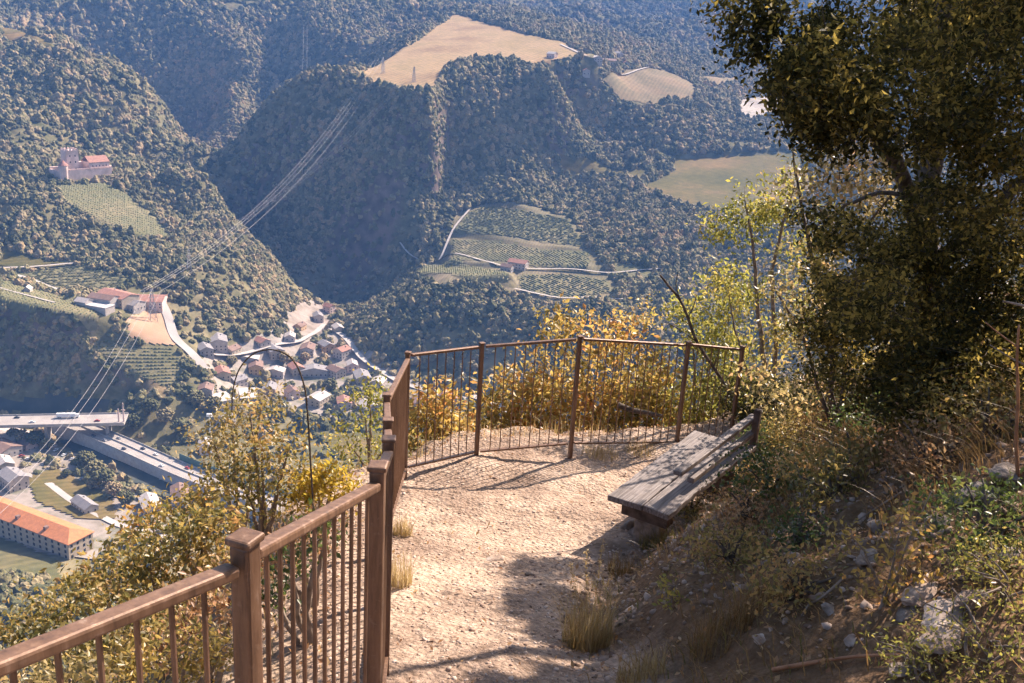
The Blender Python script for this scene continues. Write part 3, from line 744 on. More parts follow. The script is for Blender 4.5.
def truck():
    s = (Uz(69, 413, _bz)-_ba).dot(_bd); p = _ba+_bd*s+Vector((-_bd.y, _bd.x, 0))*(_bw*.70)
    r = empty('lorry', (p.x, p.y, _bz+.08), _brz, 'long white lorry driving across the concrete bridge', 'lorry')
    MB().box((0, 0, 2.4), (14, 2.55, 2.9)).build('trailer', M['carwhite'], r, bevel=.08)
    c = MB().box((8.6, 0, 1.9), (2.4, 2.4, 2.6)).build('cab', M['carwhite'], r, bevel=.25)
    MB().box((9.82, 0, 2.4), (.05, 2.1, .9)).build('windscreen', M['win'], c)
    for x in (-5.5, -4.2, 4.5, 8.4):
        for y in (-1.1, 1.1): MB().tube([(x, y-.15, .5), (x, y+.15, .5)], .5, 10).build('wheel', M['tyre'], r)
truck()
for lx, lab in ((119, 'left slim pylon post at the far end of the bridge'), (124, 'right slim pylon post at the far end of the bridge')):
    p = Uz(lx, 424, -326); m = MB().tube([(0, 0, 0), (0, 0, 18 if lx == 124 else 13)], [.8, .5], 6).box((0, 0, 12 if lx == 124 else 9), (3, .6, .6))
    o = m.build('bridge_post', M['w_pink']); o.location = p; tag(o, lab, 'post')
# motorway: raised carriageway with walls
def motorway():
    zm = -335.0
    q = [Uz(x, y, zm) for x, y in ((60,418),(96,433),(125,445),(160,461),(190,474),(225,487),(290,508))]
    P = [q[0]]
    for a, b in zip(q[:-1], q[1:]): P += [a.lerp(b, t/8) for t in range(1, 9)]
    P = np.array([tuple(p) for p in P])
    for _ in range(12): P[1:-1] = (P[:-2]+2*P[1:-1]+P[2:])/4
    t = np.gradient(P, axis=0); t /= np.linalg.norm(t[:, :2], axis=1)[:, None]; n = np.stack([-t[:, 1], t[:, 0], t[:, 0]*0], -1); wd = 9
    def strip(name, offs, m, kind=None, parent=None):
        rows = np.stack([P+n*o+np.array([0, 0, h]) for o, h in offs], 1)
        o_ = np_mesh(name, rows.reshape(-1, 3), grid_faces(len(P), len(offs)), m); 
        if kind: tag(o_, kind=kind)
        return o_
    strip('motorway', [(-wd, 0), (0, .15), (wd, 0)], M['asphalt'], 'structure')
    strip('motorway_embankment', [(-wd-.2, -12), (-wd-.2, -.05), (wd+.2, -.05), (wd+.2, -12)], M['concrete'], 'structure')
    for s, lab in ((-1, 'low concrete barrier along the near edge of the motorway'), (1, 'low concrete barrier along the far edge of the motorway'), (.02, 'low concrete barrier down the middle of the motorway')):
        o = strip('crash_barrier', [(s*wd-.2, 0.1), (s*wd-.2, 1.1), (s*wd+.2, 1.1), (s*wd+.2, 0.1)], M['concrete']); tag(o, lab, 'barrier')
    V = []; Q = []
    for kk in range(2, len(P)-2, 2):
        for o2 in (-4.6, 4.6):
            c = P[kk]+n[kk]*o2; b = len(V); tt_ = t[kk]
            for su, sw in ((-2.5,-.18),(2.5,-.18),(2.5,.18),(-2.5,.18)): V.append(c+tt_*su+n[kk]*sw+np.array([0, 0, .16]))
            Q.append([b, b+1, b+2, b+3])
    tag(np_mesh('road_marking', V, Q, M['r_white']), kind='structure')
    k = slice(26, 49); rows = np.stack([P[k]+n[k]*(wd+2.2)+np.array([0, 0, h]) for h in (-10, 5)], 1); rows2 = rows+n[k][:, None]*.3
    V = np.concatenate([rows, rows2[:, ::-1]], 1); o = np_mesh('noise_barrier', V.reshape(-1, 3), grid_faces(len(V), 4), M['greenwall']); tag(o, 'long green noise barrier beside the motorway', 'noise barrier')
    NOTREE.append(np.vstack([(P+n*17)[:, :2], (P-n*17)[::-1, :2]]))
    return P, t, n
_mP, _mt, _mn = motorway()
def car(p, rz, m, label, group=None):
    r = empty('parked_car' if group else 'car', p, rz, label, 'car', group)
    b = MB().box((0, 0, .62), (4.3, 1.75, .65)).build('body', m, r, bevel=.15)
    MB().box((-.2, 0, 1.15), (2.2, 1.5, .55), taper=.2).build('cabin', M['win'], r, bevel=.1)
    MB().box((-.2, 0, 1.45), (1.7, 1.25, .06)).build('roof', m, r)
    for x in (-1.3, 1.35):
        for y in (-.8, .8): MB().tube([(x, y-.1, .33), (x, y+.1, .33)], .33, 8).build('wheel', M['tyre'], r)
    return r
for i, (k, o_, m, lab) in enumerate(((9, -5, 'cardark', 'dark car driving on the motorway just past the bridge'), (17, -5, 'cardark', 'dark car driving in the middle of the visible motorway'), (22, 4.5, 'carwhite', 'white car driving on the far lane of the motorway'))):
    p = _mP[k]+_mn[k]*o_; car((p[0], p[1], p[2]+.12), math.atan2(_mt[k][1], _mt[k][0]), M[m], lab)
for i, (k, o_, m, lab) in enumerate(((13, 4.5, 'carsilver', 'silver car on the far lane just below the bridge'), (19, 4.5, 'cardark', 'dark car following the white one on the far lane'), (26, -5, 'carwhite', 'white car furthest down the near lane'), (12, -5, 'carsilver', 'silver car on the near lane behind the dark one'), (30, 4.5, 'carred', 'red car on the motorway beside the green barrier'))):
    p = _mP[k]+_mn[k]*o_; car((p[0], p[1], p[2]+.12), math.atan2(_mt[k][1], _mt[k][0]), M[m], lab)
for px_, m_, lab in ((34, 'carwhite', 'white car on the bridge behind the dark car'), (98, 'carred', 'red car on the bridge ahead of the lorry')):
    s_ = (Uz(px_, 420, _bz)-_ba).dot(_bd); p = _ba+_bd*s_+Vector((-_bd.y, _bd.x, 0))*(_bw*.3); car((p.x, p.y, _bz+.08), _brz, M[m_], lab)
p = Uz(12, 422, _bz); car((p.x, p.y+8, _bz+.08), _brz, M['cardark'], 'dark car driving at the left end of the bridge')
TL = ['front of the yard', 'lorry yard']
cars = [(52,449,'carsilver','silver'),(56,452,'carwhite','white'),(60,455,'cardark','dark'),(64,457,'carwhite','white'),(68,459,'cardark','dark'),(72,461,'carsilver','silver'),(76,464,'carwhite','white'),(82,481,'carsilver','silver'),(16,455,'cardark','dark'),(22,458,'carred','red'),(28,461,'carwhite','white'),(38,462,'cardark','dark')]
where = ['first in the row under the round bushes','second in the row under the round bushes','third in the row under the round bushes','fourth in the row, next to a dark one','fifth in the row, between a white and a silver one','sixth in the row, next to last','at the lower end of the row under the round bushes','alone at the edge of the dry meadow','at the upper left of the town yard','between a dark and a white car in the town yard','below the red car in the town yard','in the middle of the town yard']
for (x, y, c, cn), wh in zip(cars, where):
    q = U(x, y)[0]; car((q[0], q[1], q[2]+1.3), radians(70 if x > 45 else 10), M[c], f'{cn} parked car {wh}', 'cars parked in the town')
# long building with orange roof
def long_building():
    z = -345; a = Uz(70, 566, z); b = Uz(-10, 534, z); d = b-a; rz = math.atan2(d.y, d.x); L = d.length+30
    u = d.normalized(); side = Vector((-u.y, u.x, 0)); 
    if side.y < 0: side = -side; 
    wd = 19; h = 15.5; c = a+u*L/2+side*wd/2
    r = empty('long_building', (c.x, c.y, z), math.atan2(u.y, u.x)-pi/2, 'long cream block with bright orange tiled roof near the lower left', 'building')
    MB().box((0, 0, h/2-2), (wd, L, h+4)).build('wall', M['w_cream'], r)
    m = MB(); rise = 4.2; w2 = wd/2+.8; l2 = L/2+.8   # hipped roof
    m.v = [Vector(v) for v in ((-w2,-l2,h),(w2,-l2,h),(w2,l2,h),(-w2,l2,h),(0,-l2+w2,h+rise),(0,l2-w2,h+rise),(-w2,-l2,h-.4),(w2,-l2,h-.4),(w2,l2,h-.4),(-w2,l2,h-.4))]
    m.f = [[0,1,4],[1,2,5,4],[2,3,5],[3,0,4,5],[6,7,1,0],[7,8,2,1],[8,9,3,2],[9,6,0,3],[9,8,7,6]]
    rf = m.build('roof', M['r_orange'], r)
    near = -1 if (Matrix.Rotation(r.rotation_euler.z, 3, 'Z') @ Vector((1, 0, 0))).dot(side) > 0 else 1
    for t in (-.27, -.02, .22):
        MB().box((near*w2*.55, t*L, h+rise*.62), (2.6, 2.2, 2.2)).build('dormer', M['r_brown'], rf)
    k = 0
    for f in range(4):
        for i in range(18):
            MB().box((near*(wd/2+.03), (i+.5)/18*L-L/2, 2.0+f*3.7), (.16, 1.7, 2.0)).build('window', M['win'], r)
    for f in range(4):
        for i in range(4):
            MB().box(((i+.5)/4*wd-wd/2, -L/2-.03, 2.0+f*3.7), (1.6, .16, 2.0)).build('window', M['win'], r)
    NOTREE.append(np.array([(c.x-60, c.y-60), (c.x+60, c.y-60), (c.x+60, c.y+60), (c.x-60, c.y+60)]))
long_building()
for a in ((14,486,14,20,9,50,'w_white','r_grey','white house with grey roof behind the orange roofed block'),
          (3,455,18,24,8,60,'w_grey','r_brown','grey building with brown roof at the left edge of the town yard'),
          (30,448,14,12,6,60,'w_pink','r_brown','low pinkish building beside the parked cars'),
          (4,470,12,16,7,40,'w_cream','r_pale','cream house with pale roof at the left edge above the orange roof'),
          (-8,438,26,60,6,72,'w_grey','r_pale','long pale roofed hall under the left end of the bridge'),
          (85,508,10,20,4,50,'w_grey','r_grey','low grey garage block at the end of the orange roof'),
          (150,508,12,20,5,30,'w_cream','r_pale','small pale roofed depot beside the lower end of the riverbed'),
          (180,500,12,14,8,20,'w_pink','r_brown','brown roofed house beside the lower motorway')):
    house(*a, group='buildings of the town yard', cat='building', name='building', z=-344.2)
# masts and power lines
def mast(px, py, h, lab):
    p = U(px, py)[0]; r = empty('mast', p, 0, lab, 'mast')
    MB().tube([(0, 0, -2), (0, 0, h)], [.7, .4], 8).build('pole', M['carwhite'], r); MB().box((0, 0, h+.6), (4, 2.4, 2.2)).build('head', M['carwhite'], r)
mast(211, 458, 36, 'tall white mast rising beside the motorway')
def pylon(p, h, lab, rz=0):
    r = empty('pylon', p, rz, lab, 'pylon', None); m = MB(); s = h*.11; t = h*.02
    for sx in (-1, 1):
        for sy in (-1, 1): m.tube([(sx*s, sy*s, -2), (sx*t, sy*t, h)], .22, 4)
    for k in range(7):
        z0, z1 = h*k/7, h*(k+1)/7; a = s+(t-s)*k/7; b = s+(t-s)*(k+1)/7
        for q in ((1, 0), (-1, 0), (0, 1), (0, -1)):
            for g in (-1, 1):
                p0 = (q[0]*a+q[1]*g*a, q[1]*a+q[0]*g*a, z0); p1 = (q[0]*b-q[1]*g*b, q[1]*b-q[0]*g*b, z1); m.tube([p0, p1], .1, 3)
    m.build('lattice_tower', M['steelpale'], r)
    for z in (.72, .84, .95): MB().box((0, 0, h*z), (h*.34*(1.3-z), .4, .4)).build('cross_arm', M['steelpale'], r)
def top(px, py, D, h): 
    q = UD(px, py, D); return q
PY = {}
for key, px, D, h, lab in (('a', 379, 1402, 22, 'small pylon on the rim below the straw field'), ('b', 152, 925, 30, 'lattice pylon beside the winery'), ('c', -70, 600, 32, 'lattice pylon outside the left edge'),
                           ('d', 306, 1445, 20, 'small pylon on the wooded spur crest'), ('e', 408, 1345, 20, 'small pylon on the shaded spur face')):
    q = UD(px, 300, D); z = Hs(q.x, q.y); PY[key] = Vector((q.x, q.y, z+h))
    if key != 'c': pylon((q.x, q.y, z), h, lab, .6)
def cable(a, b, sag, off, lab, rad=.11):
    d = b-a; s = Vector((d.y, -d.x, 0)).normalized()*off[0]+Vector((0, 0, off[1]))
    pts = [a+d*t+s-Vector((0, 0, 4*sag*t*(1-t))) for t in np.linspace(0, 1, 40)]
    tag(MB().tube(pts, rad, 5, cap=False).build('power_line', M['cable']), lab, 'power line', 'power lines across the valley')
for i, (o, z) in enumerate(((-8, -2), (-1, 0), (6, -2), (12, -4))):
    cable(PY['a'], PY['b'], 34, (o, z), ('left outer', 'upper middle', 'lower middle', 'right outer')[i]+' cable of the bundle sagging from the straw field to the winery')
    if i < 3: cable(PY['b'], PY['c'], 22, (o, z), ('left', 'middle', 'right')[i]+' cable of the bundle falling from the winery over the bridge')
q = UD(306, 18, 2350); q.z = Hs(q.x, q.y)+18
for i, o in enumerate((-3, 3)): cable(q, PY['d'], 25, (o, 0), ('left', 'right')[i]+' cable of the pair hanging above the spur crest')
q = UD(190, 285, 1000); q.z = Hs(q.x, q.y)+22; pylon((q.x, q.y, q.z-22), 22, 'small pylon among trees on the nose of the left hill', .4)
for i, o in enumerate((-4, 0, 4)): cable(PY['e'], q, 24, (o, 0), ('left', 'middle', 'right')[i]+' cable of the faint bundle across the shaded face', .05)
# single trees one can tell apart on the valley floor
def clump_tree_proto(seed, n=150):
    rng = np.random.default_rng(seed); V = []; Fc = []
    for i in range(n):
        u = rng.normal(size=3); u /= np.linalg.norm(u); rr_ = rng.uniform(.6, 1)
        c = u*rr_*np.array([1, 1, .85]); c[2] += .1
        b = len(V); s = rng.uniform(.14, .26)
        A = rng.normal(size=3); A /= np.linalg.norm(A); B = np.cross(A, rng.normal(size=3)); B /= np.linalg.norm(B); Cc = np.cross(A, B)
        V += [c+A*s, c+B*s, c-A*s, c-B*s, c+Cc*s, c-Cc*s]
        for f in ((0,1,4),(1,2,4),(2,3,4),(3,0,4),(1,0,5),(2,1,5),(3,2,5),(0,3,5)): Fc.append([b+k for k in f])
    o = np_mesh('crown', V, Fc, M['farleaf']); return o
_pt = []
def valley_tree(px, py, r, lab, seed):
    root = empty('valley_tree', (0, 0, 0), 0, lab, 'tree', 'single trees on the valley floor')
    p = U(px, py)[0]; root.location = (p[0], p[1], p[2])
    if len(_pt) < 4: cr = clump_tree_proto(seed); _pt.append(cr)
    else: cr = _pt[seed % 4].copy(); COL.objects.link(cr)
    cr.parent = root; cr.location = (0, 0, r*1.05); cr.scale = (r, r, r*.95); cr.rotation_euler = (0, 0, seed*1.3)
    MB().tube([(0, 0, -.5), (0, 0, r*.8)], [r*.09, r*.05], 6).build('trunk', M['bark_far'], root)
M['bark_far'] = plain('bark far', (.12,.09,.07))
VT = [(22,444,6,'round tree under the left part of the bridge'),(36,447,7,'wide round tree between bridge and parked cars'),(47,450,5,'small round tree at the upper end of the parked cars'),(86,468,7,'round yellowish tree beside the riverbed'),
 (96,478,7,'second round tree from the parked cars along the riverbed'),(104,488,8,'largest round tree along the riverbed'),(114,497,6,'round tree at the lower end of the riverbed row'),(94,490,5,'small dark tree beside the silver car'),
 (14,440,5,'leftmost small tree under the bridge'),(126,506,6,'tree at the corner of the pale depot'),(66,478,3.5,'small bush beside the dry meadow'),(232,366,5,'dark tree beside the long low village hall'),
 (284,364,6,'round dark tree in the village street'),(305,362,5,'small tree next to the round dark village tree'),(330,392,7,'big tree between the village and the river meadow'),(262,408,6,'tree beside the long bright white shed'),
 (214,412,7,'dark tree beside the bright white building'),(196,406,7,'dark round tree left of the village'),(276,424,8,'broad tree at the near edge of the village'),(300,428,7,'tree left of the river meadow'),(355,398,6,'tree beside the pink village house'),
 (166,424,7,'dark tree on the bank above the motorway'),(182,436,8,'broad dark tree above the green noise barrier'),(150,414,7,'dark tree at the far end of the bridge'),(134,430,7,'dark tree beside the bridge abutment')]
for i, v in enumerate(VT): valley_tree(*v, i)
print('valley', time.time()-T0)

# ================================================================== forest and haze
def scatter(n, seed, r0, r1, amax=36):
    rng = np.random.default_rng(seed)
    a = np.radians(rng.uniform(-amax, amax, n)); r = np.sqrt(rng.uniform(r0**2, r1**2, n))
    return r*np.sin(a), r*np.cos(a), rng
FX = []; 
for n, seed, r0, r1, s0 in ((200000,1,420,1300,2.7),(230000,2,1250,2050,3.5),(150000,3,2000,3200,4.8)):
    x, y, rng = scatter(n, seed, r0, r1)
    ok = np.ones(n, bool)
    for W in NOTREE: ok &= ~in_poly(x, y, W)
    for hx, hy, hr in HOUSEPTS: ok &= (x-hx)**2+(y-hy)**2 > (hr+s0)**2
    z = grid_at(TZ, x, y); D = np.hypot(x, y)
    dens = fbm(x, y, 110, 3, 21)*.5+.5
    floor_ = (z < -322) & (D < 1250)
    keep = np.where(floor_, rng.random(n) < (.10+.15*(D > 820)*(x > -330))+.35*sstep(.4, .7, dens)+.6*((x < -210) & (y < 590)), rng.random(n) < .25+.9*sstep(.30, .48, dens))
    ok &= keep
    sl = grid_at(SLG, x, y); gx_ = grid_at(GXG, x, y); cliff = fbm(x, y, 60, 3, 44)*.5+.5; ok &= rng.random(n) < .42*np.minimum(np.sqrt(1+sl*sl), 2.4)
    ok &= rng.random(n) < 1-.35*(D > 1200)*sstep(1.2, 1.9, sl)*sstep(.45, .62, cliff)
    grassy = (gx_ < -.2) & (x < -150) & (D < 1700); ok &= rng.random(n) < np.where(grassy, .42+.58*sstep(.42, .6, fbm(x, y, 75, 3, 45)*.5+.5), 1)
    # open, dry slope above the castle and on the nose of the left hill
    gx_ = gx_[ok]; gy_ = grid_at(GYG, x, y)[ok]; sl = sl[ok]; x, y, z = x[ok], y[ok], z[ok]; s = s0*np.exp(rng.normal(0, .36, len(x)))*(.72+.6*(fbm(x, y, 160, 3, 91)*.5+.5)); s = np.minimum(s, s0*1.7)
    sk = s*.62*sstep(.75, 1.25, sl)/np.sqrt(1+sl*sl)   # crowns sunk into steep slopes so the shaded faces stay dark
    FX.append((x+gx_*sk, y+gy_*sk, z-sk+s*np.where(np.hypot(x, y) > 1250, .12, .3), s))
FX = [np.concatenate(q) for q in zip(*FX)]
forest('forest', *FX, 'dense woodland in autumn green covering the valley slopes')
print('forest', len(FX[0]), time.time()-T0)
# ------------------------------------------------------------------ haze
vm = bpy.data.materials.new('valley haze'); vm.use_nodes = True; n = vm.node_tree; n.nodes.clear()
pv = n.nodes.new('ShaderNodeVolumePrincipled'); ov = n.nodes.new('ShaderNodeOutputMaterial'); n.links.new(pv.outputs[0], ov.inputs['Volume'])
pv.inputs['Color'].default_value = (.17, .40, 1.0, 1); pv.inputs['Density'].default_value = 0.000125; pv.inputs['Anisotropy'].default_value = .0
hz = MB().box((0, 2300, (TZ.max()+40+TZ.min()-2)/2), (12000, 9400, TZ.max()+42-TZ.min())).build('haze', vm); tag(hz, 'pale blue haze hanging in the valley air', 'haze', kind='stuff')

# ================================================================== the near hillside, path and platform
def detail(x, y):
    """small relief of the near ground: gravel and ruts on the path, lumps on the bank"""
    xt = lerp(*TOE, y); b = sstep(-.25, .5, x-xt)
    d, _ = edge_dist(x, y); o = sstep(-.1, .4, d)
    n = fbm(x, y, 1.1, 3, 31)*.05 + fbm(x, y, .35, 3, 32)*.022 + fbm(x, y, .10, 3, 33)*.011
    rut = -.05*np.exp(-((x-(.02+.10*y-.22*np.sin(y*.8)))/.18)**2)*sstep(2.2, 3.2, y)*(1-sstep(5.6, 6.4, y))
    return n*(1+2.2*b+2.5*o) + rut*(1-b)
def HN(x, y):
    x = np.asarray(x, float); y = np.asarray(y, float)
    return local_h(x, y)[0] + detail(x, y)
def hn(x, y): return float(HN(np.array([x]), np.array([y]))[0])
def UB(px, py, y0=.9, y1=16):
    a = ray(px, py); a = a/a[1]; ys = np.linspace(y0, y1, 900); g = a[2]*ys - HN(a[0]*ys, ys)
    k = int(np.argmax(g < 0)) if (g < 0).any() else 899
    y = ys[k]; return Vector((a[0]*y, y, hn(a[0]*y, y)))
gx = np.concatenate([np.arange(-7, -1.6, .08), np.arange(-1.6, 5.2, .028), np.arange(5.2, 8.5, .08)])
gy = np.concatenate([np.arange(-2, 1, .08), np.arange(1, 9.4, .028), np.arange(9.4, 14.5, .07)])
GX, GY = np.meshgrid(gx, gy, indexing='ij'); GZ = HN(GX, GY)
edge_in = np.minimum(np.minimum(GX+7, 8.5-GX), np.minimum(GY+2, 14.5-GY)); GZ = GZ - .6*(1-sstep(0, .8, edge_in))
xt_ = lerp(*TOE, GY); bank_ = sstep(-.18, .3, GX-xt_+fbm(GX, GY, .6, 3, 40)*.35)
dd_, _ = edge_dist(GX, GY); out_ = sstep(.25, 1.3, dd_+fbm(GX, GY, .9, 3, 41)*.6)
def near_mat():
    m, n, b = mat('stony path and bank', .95, .15)
    at = n.nodes.new('ShaderNodeAttribute'); at.attribute_name = 'bank'; at2 = n.nodes.new('ShaderNodeAttribute'); at2.attribute_name = 'slope_out'
    f1 = noise_node(n, 1.3, 6); f2 = noise_node(n, 14, 6, .7); f3 = noise_node(n, 60, 4, .7)
    sand = ramp(n, f2, [(.25, (.25, .17, .12)), (.42, (.46, .345, .26)), (.58, (.58, .445, .345)), (.75, (.68, .55, .45))])
    drt = ramp(n, f2, [(.3, (.15, .10, .07)), (.5, (.26, .185, .14)), (.7, (.36, .27, .21))])
    sand = mixc(n, ramp(n, f1, [(.38, (0, 0, 0)), (.60, (.9, .9, .9))]), sand, drt)
    soil = ramp(n, f2, [(.3, (.09, .050, .028)), (.5, (.18, .108, .063)), (.68, (.29, .195, .13))])
    soil2 = ramp(n, f1, [(.4, (.15, .10, .045)), (.6, (.25, .15, .08))])
    soil = mixc(n, .4, soil, soil2)
    outc = ramp(n, f2, [(.3, (.12, .10, .05)), (.5, (.28, .22, .13)), (.7, (.42, .33, .24))])
    v = n.nodes.new('ShaderNodeTexVoronoi'); v.inputs['Scale'].default_value = 34; g = n.nodes.new('ShaderNodeNewGeometry'); n.links.new(g.outputs['Position'], v.inputs['Vector'])
    sp = ramp(n, v.outputs['Distance'], [(.0, (1.15, 1.12, 1.1)), (.5, (.78, .76, .74))])
    c = mixc(n, at.outputs['Fac'], sand, soil); c = mixc(n, at2.outputs['Fac'], c, outc); c = mixc(n, .7, c, sp, 'MULTIPLY')
    n.links.new(c, b.inputs['Base Color'])
    h = math_node(n, 'ADD', math_node(n, 'MULTIPLY', v.outputs['Distance'], -.9), math_node(n, 'ADD', f2, math_node(n, 'MULTIPLY', f3, .6)))
    bump(n, b, h, .9, .022)
    return m
M['near'] = near_mat()
o = np_mesh('hillside_ground', np.stack([GX, GY, GZ], -1).reshape(-1, 3), grid_faces(len(gx), len(gy)), M['near'], smooth=True, attr={'bank': bank_.ravel(), 'slope_out': out_.ravel()})
tag(o, kind='structure')

# stones ------------------------------------------------------------
def ico(sub=1):
    bm = bmesh.new(); bmesh.ops.create_icosphere(bm, subdivisions=sub, radius=1); V = np.array([v.co[:] for v in bm.verts]); Fq = np.array([[v.index for v in f.verts] for f in bm.faces]); bm.free(); return V, Fq
IV, IF = ico(1); IV2, IF2 = ico(2)
def rotmats(rng, n):
    q = rng.normal(size=(n, 4)); q /= np.linalg.norm(q, axis=1)[:, None]; w_, x, y, z = q.T
    return np.stack([np.stack([1-2*(y*y+z*z), 2*(x*y-z*w_), 2*(x*z+y*w_)], -1), np.stack([2*(x*y+z*w_), 1-2*(x*x+z*z), 2*(y*z-x*w_)], -1), np.stack([2*(x*z-y*w_), 2*(y*z+x*w_), 1-2*(x*x+y*y)], -1)], 1)
def stones(name, x, y, s, m, label, seed, flat=.5):
    rng = np.random.default_rng(seed); n = len(x)
    sc = np.stack([rng.uniform(.7, 1.3, n), rng.uniform(.6, 1.1, n), rng.uniform(.35, .8, n)*flat*1.6], -1)*s[:, None]
    yaw = rng.uniform(0, 6.28, n); tl = rng.normal(0, .25, n)
    V = IV[None]*(1+rng.uniform(-.22, .22, (n, len(IV), 1)))*sc[:, None]
    V[..., 2] += V[..., 0]*tl[:, None]
    c, s_ = np.cos(yaw)[:, None], np.sin(yaw)[:, None]
    X = V[..., 0]*c-V[..., 1]*s_+x[:, None]; Y = V[..., 0]*s_+V[..., 1]*c+y[:, None]; Z = V[..., 2]+(HN(x, y)+s*.12)[:, None]
    Fq = (IF[None]+np.arange(n)[:, None, None]*len(IV)).reshape(-1, 3)
    return tag(np_mesh(name, np.stack([X, Y, Z], -1).reshape(-1, 3), Fq, m), label, 'stones', kind='stuff')
def stonemat(name, stops):
    m, n, b = mat(name, .9, .2); g = n.nodes.new('ShaderNodeNewGeometry')
    c = ramp(n, g.outputs['Random Per Island'], stops); f = noise_node(n, 45, 5)
    c = mixc(n, .6, c, ramp(n, f, [(.35, (.65, .63, .6)), (.65, (1.2, 1.18, 1.15))]), 'MULTIPLY'); n.links.new(c, b.inputs['Base Color']); bump(n, b, f, .5, .01); return m
M['pebble'] = stonemat('pebbles', [(.0, (.24,.165,.13)), (.35, (.38,.28,.22)), (.7, (.48,.37,.30)), (1, (.56,.46,.39))])
M['scree2'] = stonemat('bank scree', [(.0, (.13,.085,.06)), (.4, (.24,.175,.135)), (.75, (.34,.26,.21)), (1, (.48,.39,.33))])
rng = np.random.default_rng(7)
def onpath(n, rng):
    y = rng.uniform(1.8, 8.6, n); x = rng.uniform(-1.0, 2.2, n); return x, y
x, y = onpath(15000, rng); xt = lerp(*TOE, y); d, _ = edge_dist(x, y)
k = (x < xt+.1) & (d < .1) & (rng.random(len(x)) < .25+.75*sstep(-.5, .5, x-xt+.5)+.3*(y < 6)); x, y = x[k], y[k]
stones('gravel', x, y, .005+.009*rng.random(len(x))**3+.007*(rng.random(len(x)) < .04), M['pebble'], 'pale loose gravel scattered over the path', 3)
x = rng.uniform(.3, 6, 14000); y = rng.uniform(1.4, 7.5, 14000); xt = lerp(*TOE, y); px_, py_ = proj(np.stack([x, y, local_h(x, y)[0]], -1))
scz = sstep(.40, .58, fbm(x, y, 1.3, 3, 77)*.5+.5+.22*((py_ > 505)&(py_ < 575))+.12*(py_ > 575)); k = (x > xt-.15) & (rng.random(len(x)) < scz) & ((py_ > 470) | (px_ > 960)); x, y = x[k], y[k]
stones('scree', x, y, .008+.022*rng.random(len(x))**3, M['scree2'], 'grey broken stones strewn down the bank', 4)
M['rock'] = noisy('tan rock', (.20,.14,.105), (.36,.27,.21), 14, .9, .7, .03, c3=(.54,.45,.38), detail=8)
M['rockgrey'] = noisy('grey rock', (.11,.085,.07), (.21,.17,.14), 16, .9, 1, .03, c3=(.31,.26,.22), detail=9)
def rock(px, py, w, d, h, rz, tilt, m, lab, seed, sink=.3):
    w, d, h = w*.6, d*.6, h*.45
    p = UB(px, py); rs = random.Random(seed); bm = bmesh.new(); bmesh.ops.create_icosphere(bm, subdivisions=3, radius=1)
    pl = [(Vector((rs.gauss(0,1), rs.gauss(0,1), rs.gauss(0,1))).normalized(), rs.uniform(.5,.85)) for _ in range(11)]
    for v in bm.verts:
        for n_, dd in pl:
            q = v.co.dot(n_)-dd
            if q > 0: v.co -= n_*q
        v.co += Vector((rs.gauss(0,1), rs.gauss(0,1), rs.gauss(0,1)))*.032
        v.co = Vector((v.co.x*w/1.5, v.co.y*d/1.5, v.co.z*h/1.5))
    me = bpy.data.meshes.new('rock'); bm.to_mesh(me); bm.free(); me.materials.append(M[m])
    o = bpy.data.objects.new('rock', me); COL.objects.link(o); o.location = p+Vector((0, 0, h*(.5-sink))); o.rotation_euler = (tilt, -tilt*.6, rz)
    tag(o, lab, 'rock', 'rocks on the bank')
RK = [(945,622,.34,.2,.09,.4,.12,'rock','flat tan slab tilted on the bank, lowest of the stone cluster at the lower right'),
 (925,598,.26,.14,.08,.4,.15,'rock','long tan slab at the upper edge of the stone cluster at the lower right'),
 (975,604,.20,.12,.10,.5,-.2,'rock','reddish tan stone at the right side of the stone cluster at the lower right'),
 (950,640,.34,.18,.08,.3,.15,'rock','dark undercut slab at the bottom of the stone cluster at the lower right'),
 (905,618,.14,.10,.07,.2,.1,'rockgrey','small pale stone left of the tilted tan slabs'),
 (938,527,.16,.12,.12,.4,.2,'rockgrey','grey blocky stone alone in the middle of the bank scree'),
 (985,497,.30,.18,.12,.3,.2,'rockgrey','wide pale stone below the red stem'),
 (1008,478,.22,.16,.12,.5,.1,'rockgrey','pale stone against the right edge above the wide one'),
 (962,503,.16,.12,.10,1.2,.2,'rockgrey','grey stone left of the wide pale stone'),
 (878,528,.14,.1,.08,.2,.2,'rockgrey','grey stone at the top left of the bank scree'),
 (868,560,.18,.12,.08,.7,.2,'rockgrey','flat grey stone under the yellow sapling'),
 (850,645,.10,.08,.06,.7,.2,'rock','small tan stone above the fallen root'),
 (828,612,.12,.09,.06,1.7,.2,'rockgrey','small grey stone in the middle of the lower bank'),
 (790,560,.10,.08,.06,.3,.1,'rockgrey','small grey stone below the dry grass of the bank'),
 (742,590,.10,.08,.06,.3,.1,'rock','small brown stone right of the green seedling'),
 (640,535,.30,.22,.16,.4,.1,'rockgrey','rough grey foot stone under the near end of the bench'),
 (628,528,.16,.14,.14,1.1,.1,'rockgrey','small dark stone beside the foot stone of the bench'),
 (495,560,.16,.10,.06,.5,.15,'rock','flat rusty stone edge sticking out of the path'),
 (528,575,.06,.05,.04,.5,.15,'rockgrey','lone fist sized stone on the shaded part of the path'),
 (1010,560,.14,.1,.08,.4,.2,'rockgrey','pale stone at the right edge in the shaded leaves'),
 (900,672,.12,.09,.06,.4,.2,'rockgrey','small pale stone touching the end of the fallen root'),
 (760,640,.09,.08,.05,.4,.2,'rock','small brown stone near the lower edge left of the root')]
for i, v in enumerate(RK): rock(*v, seed=i+50)

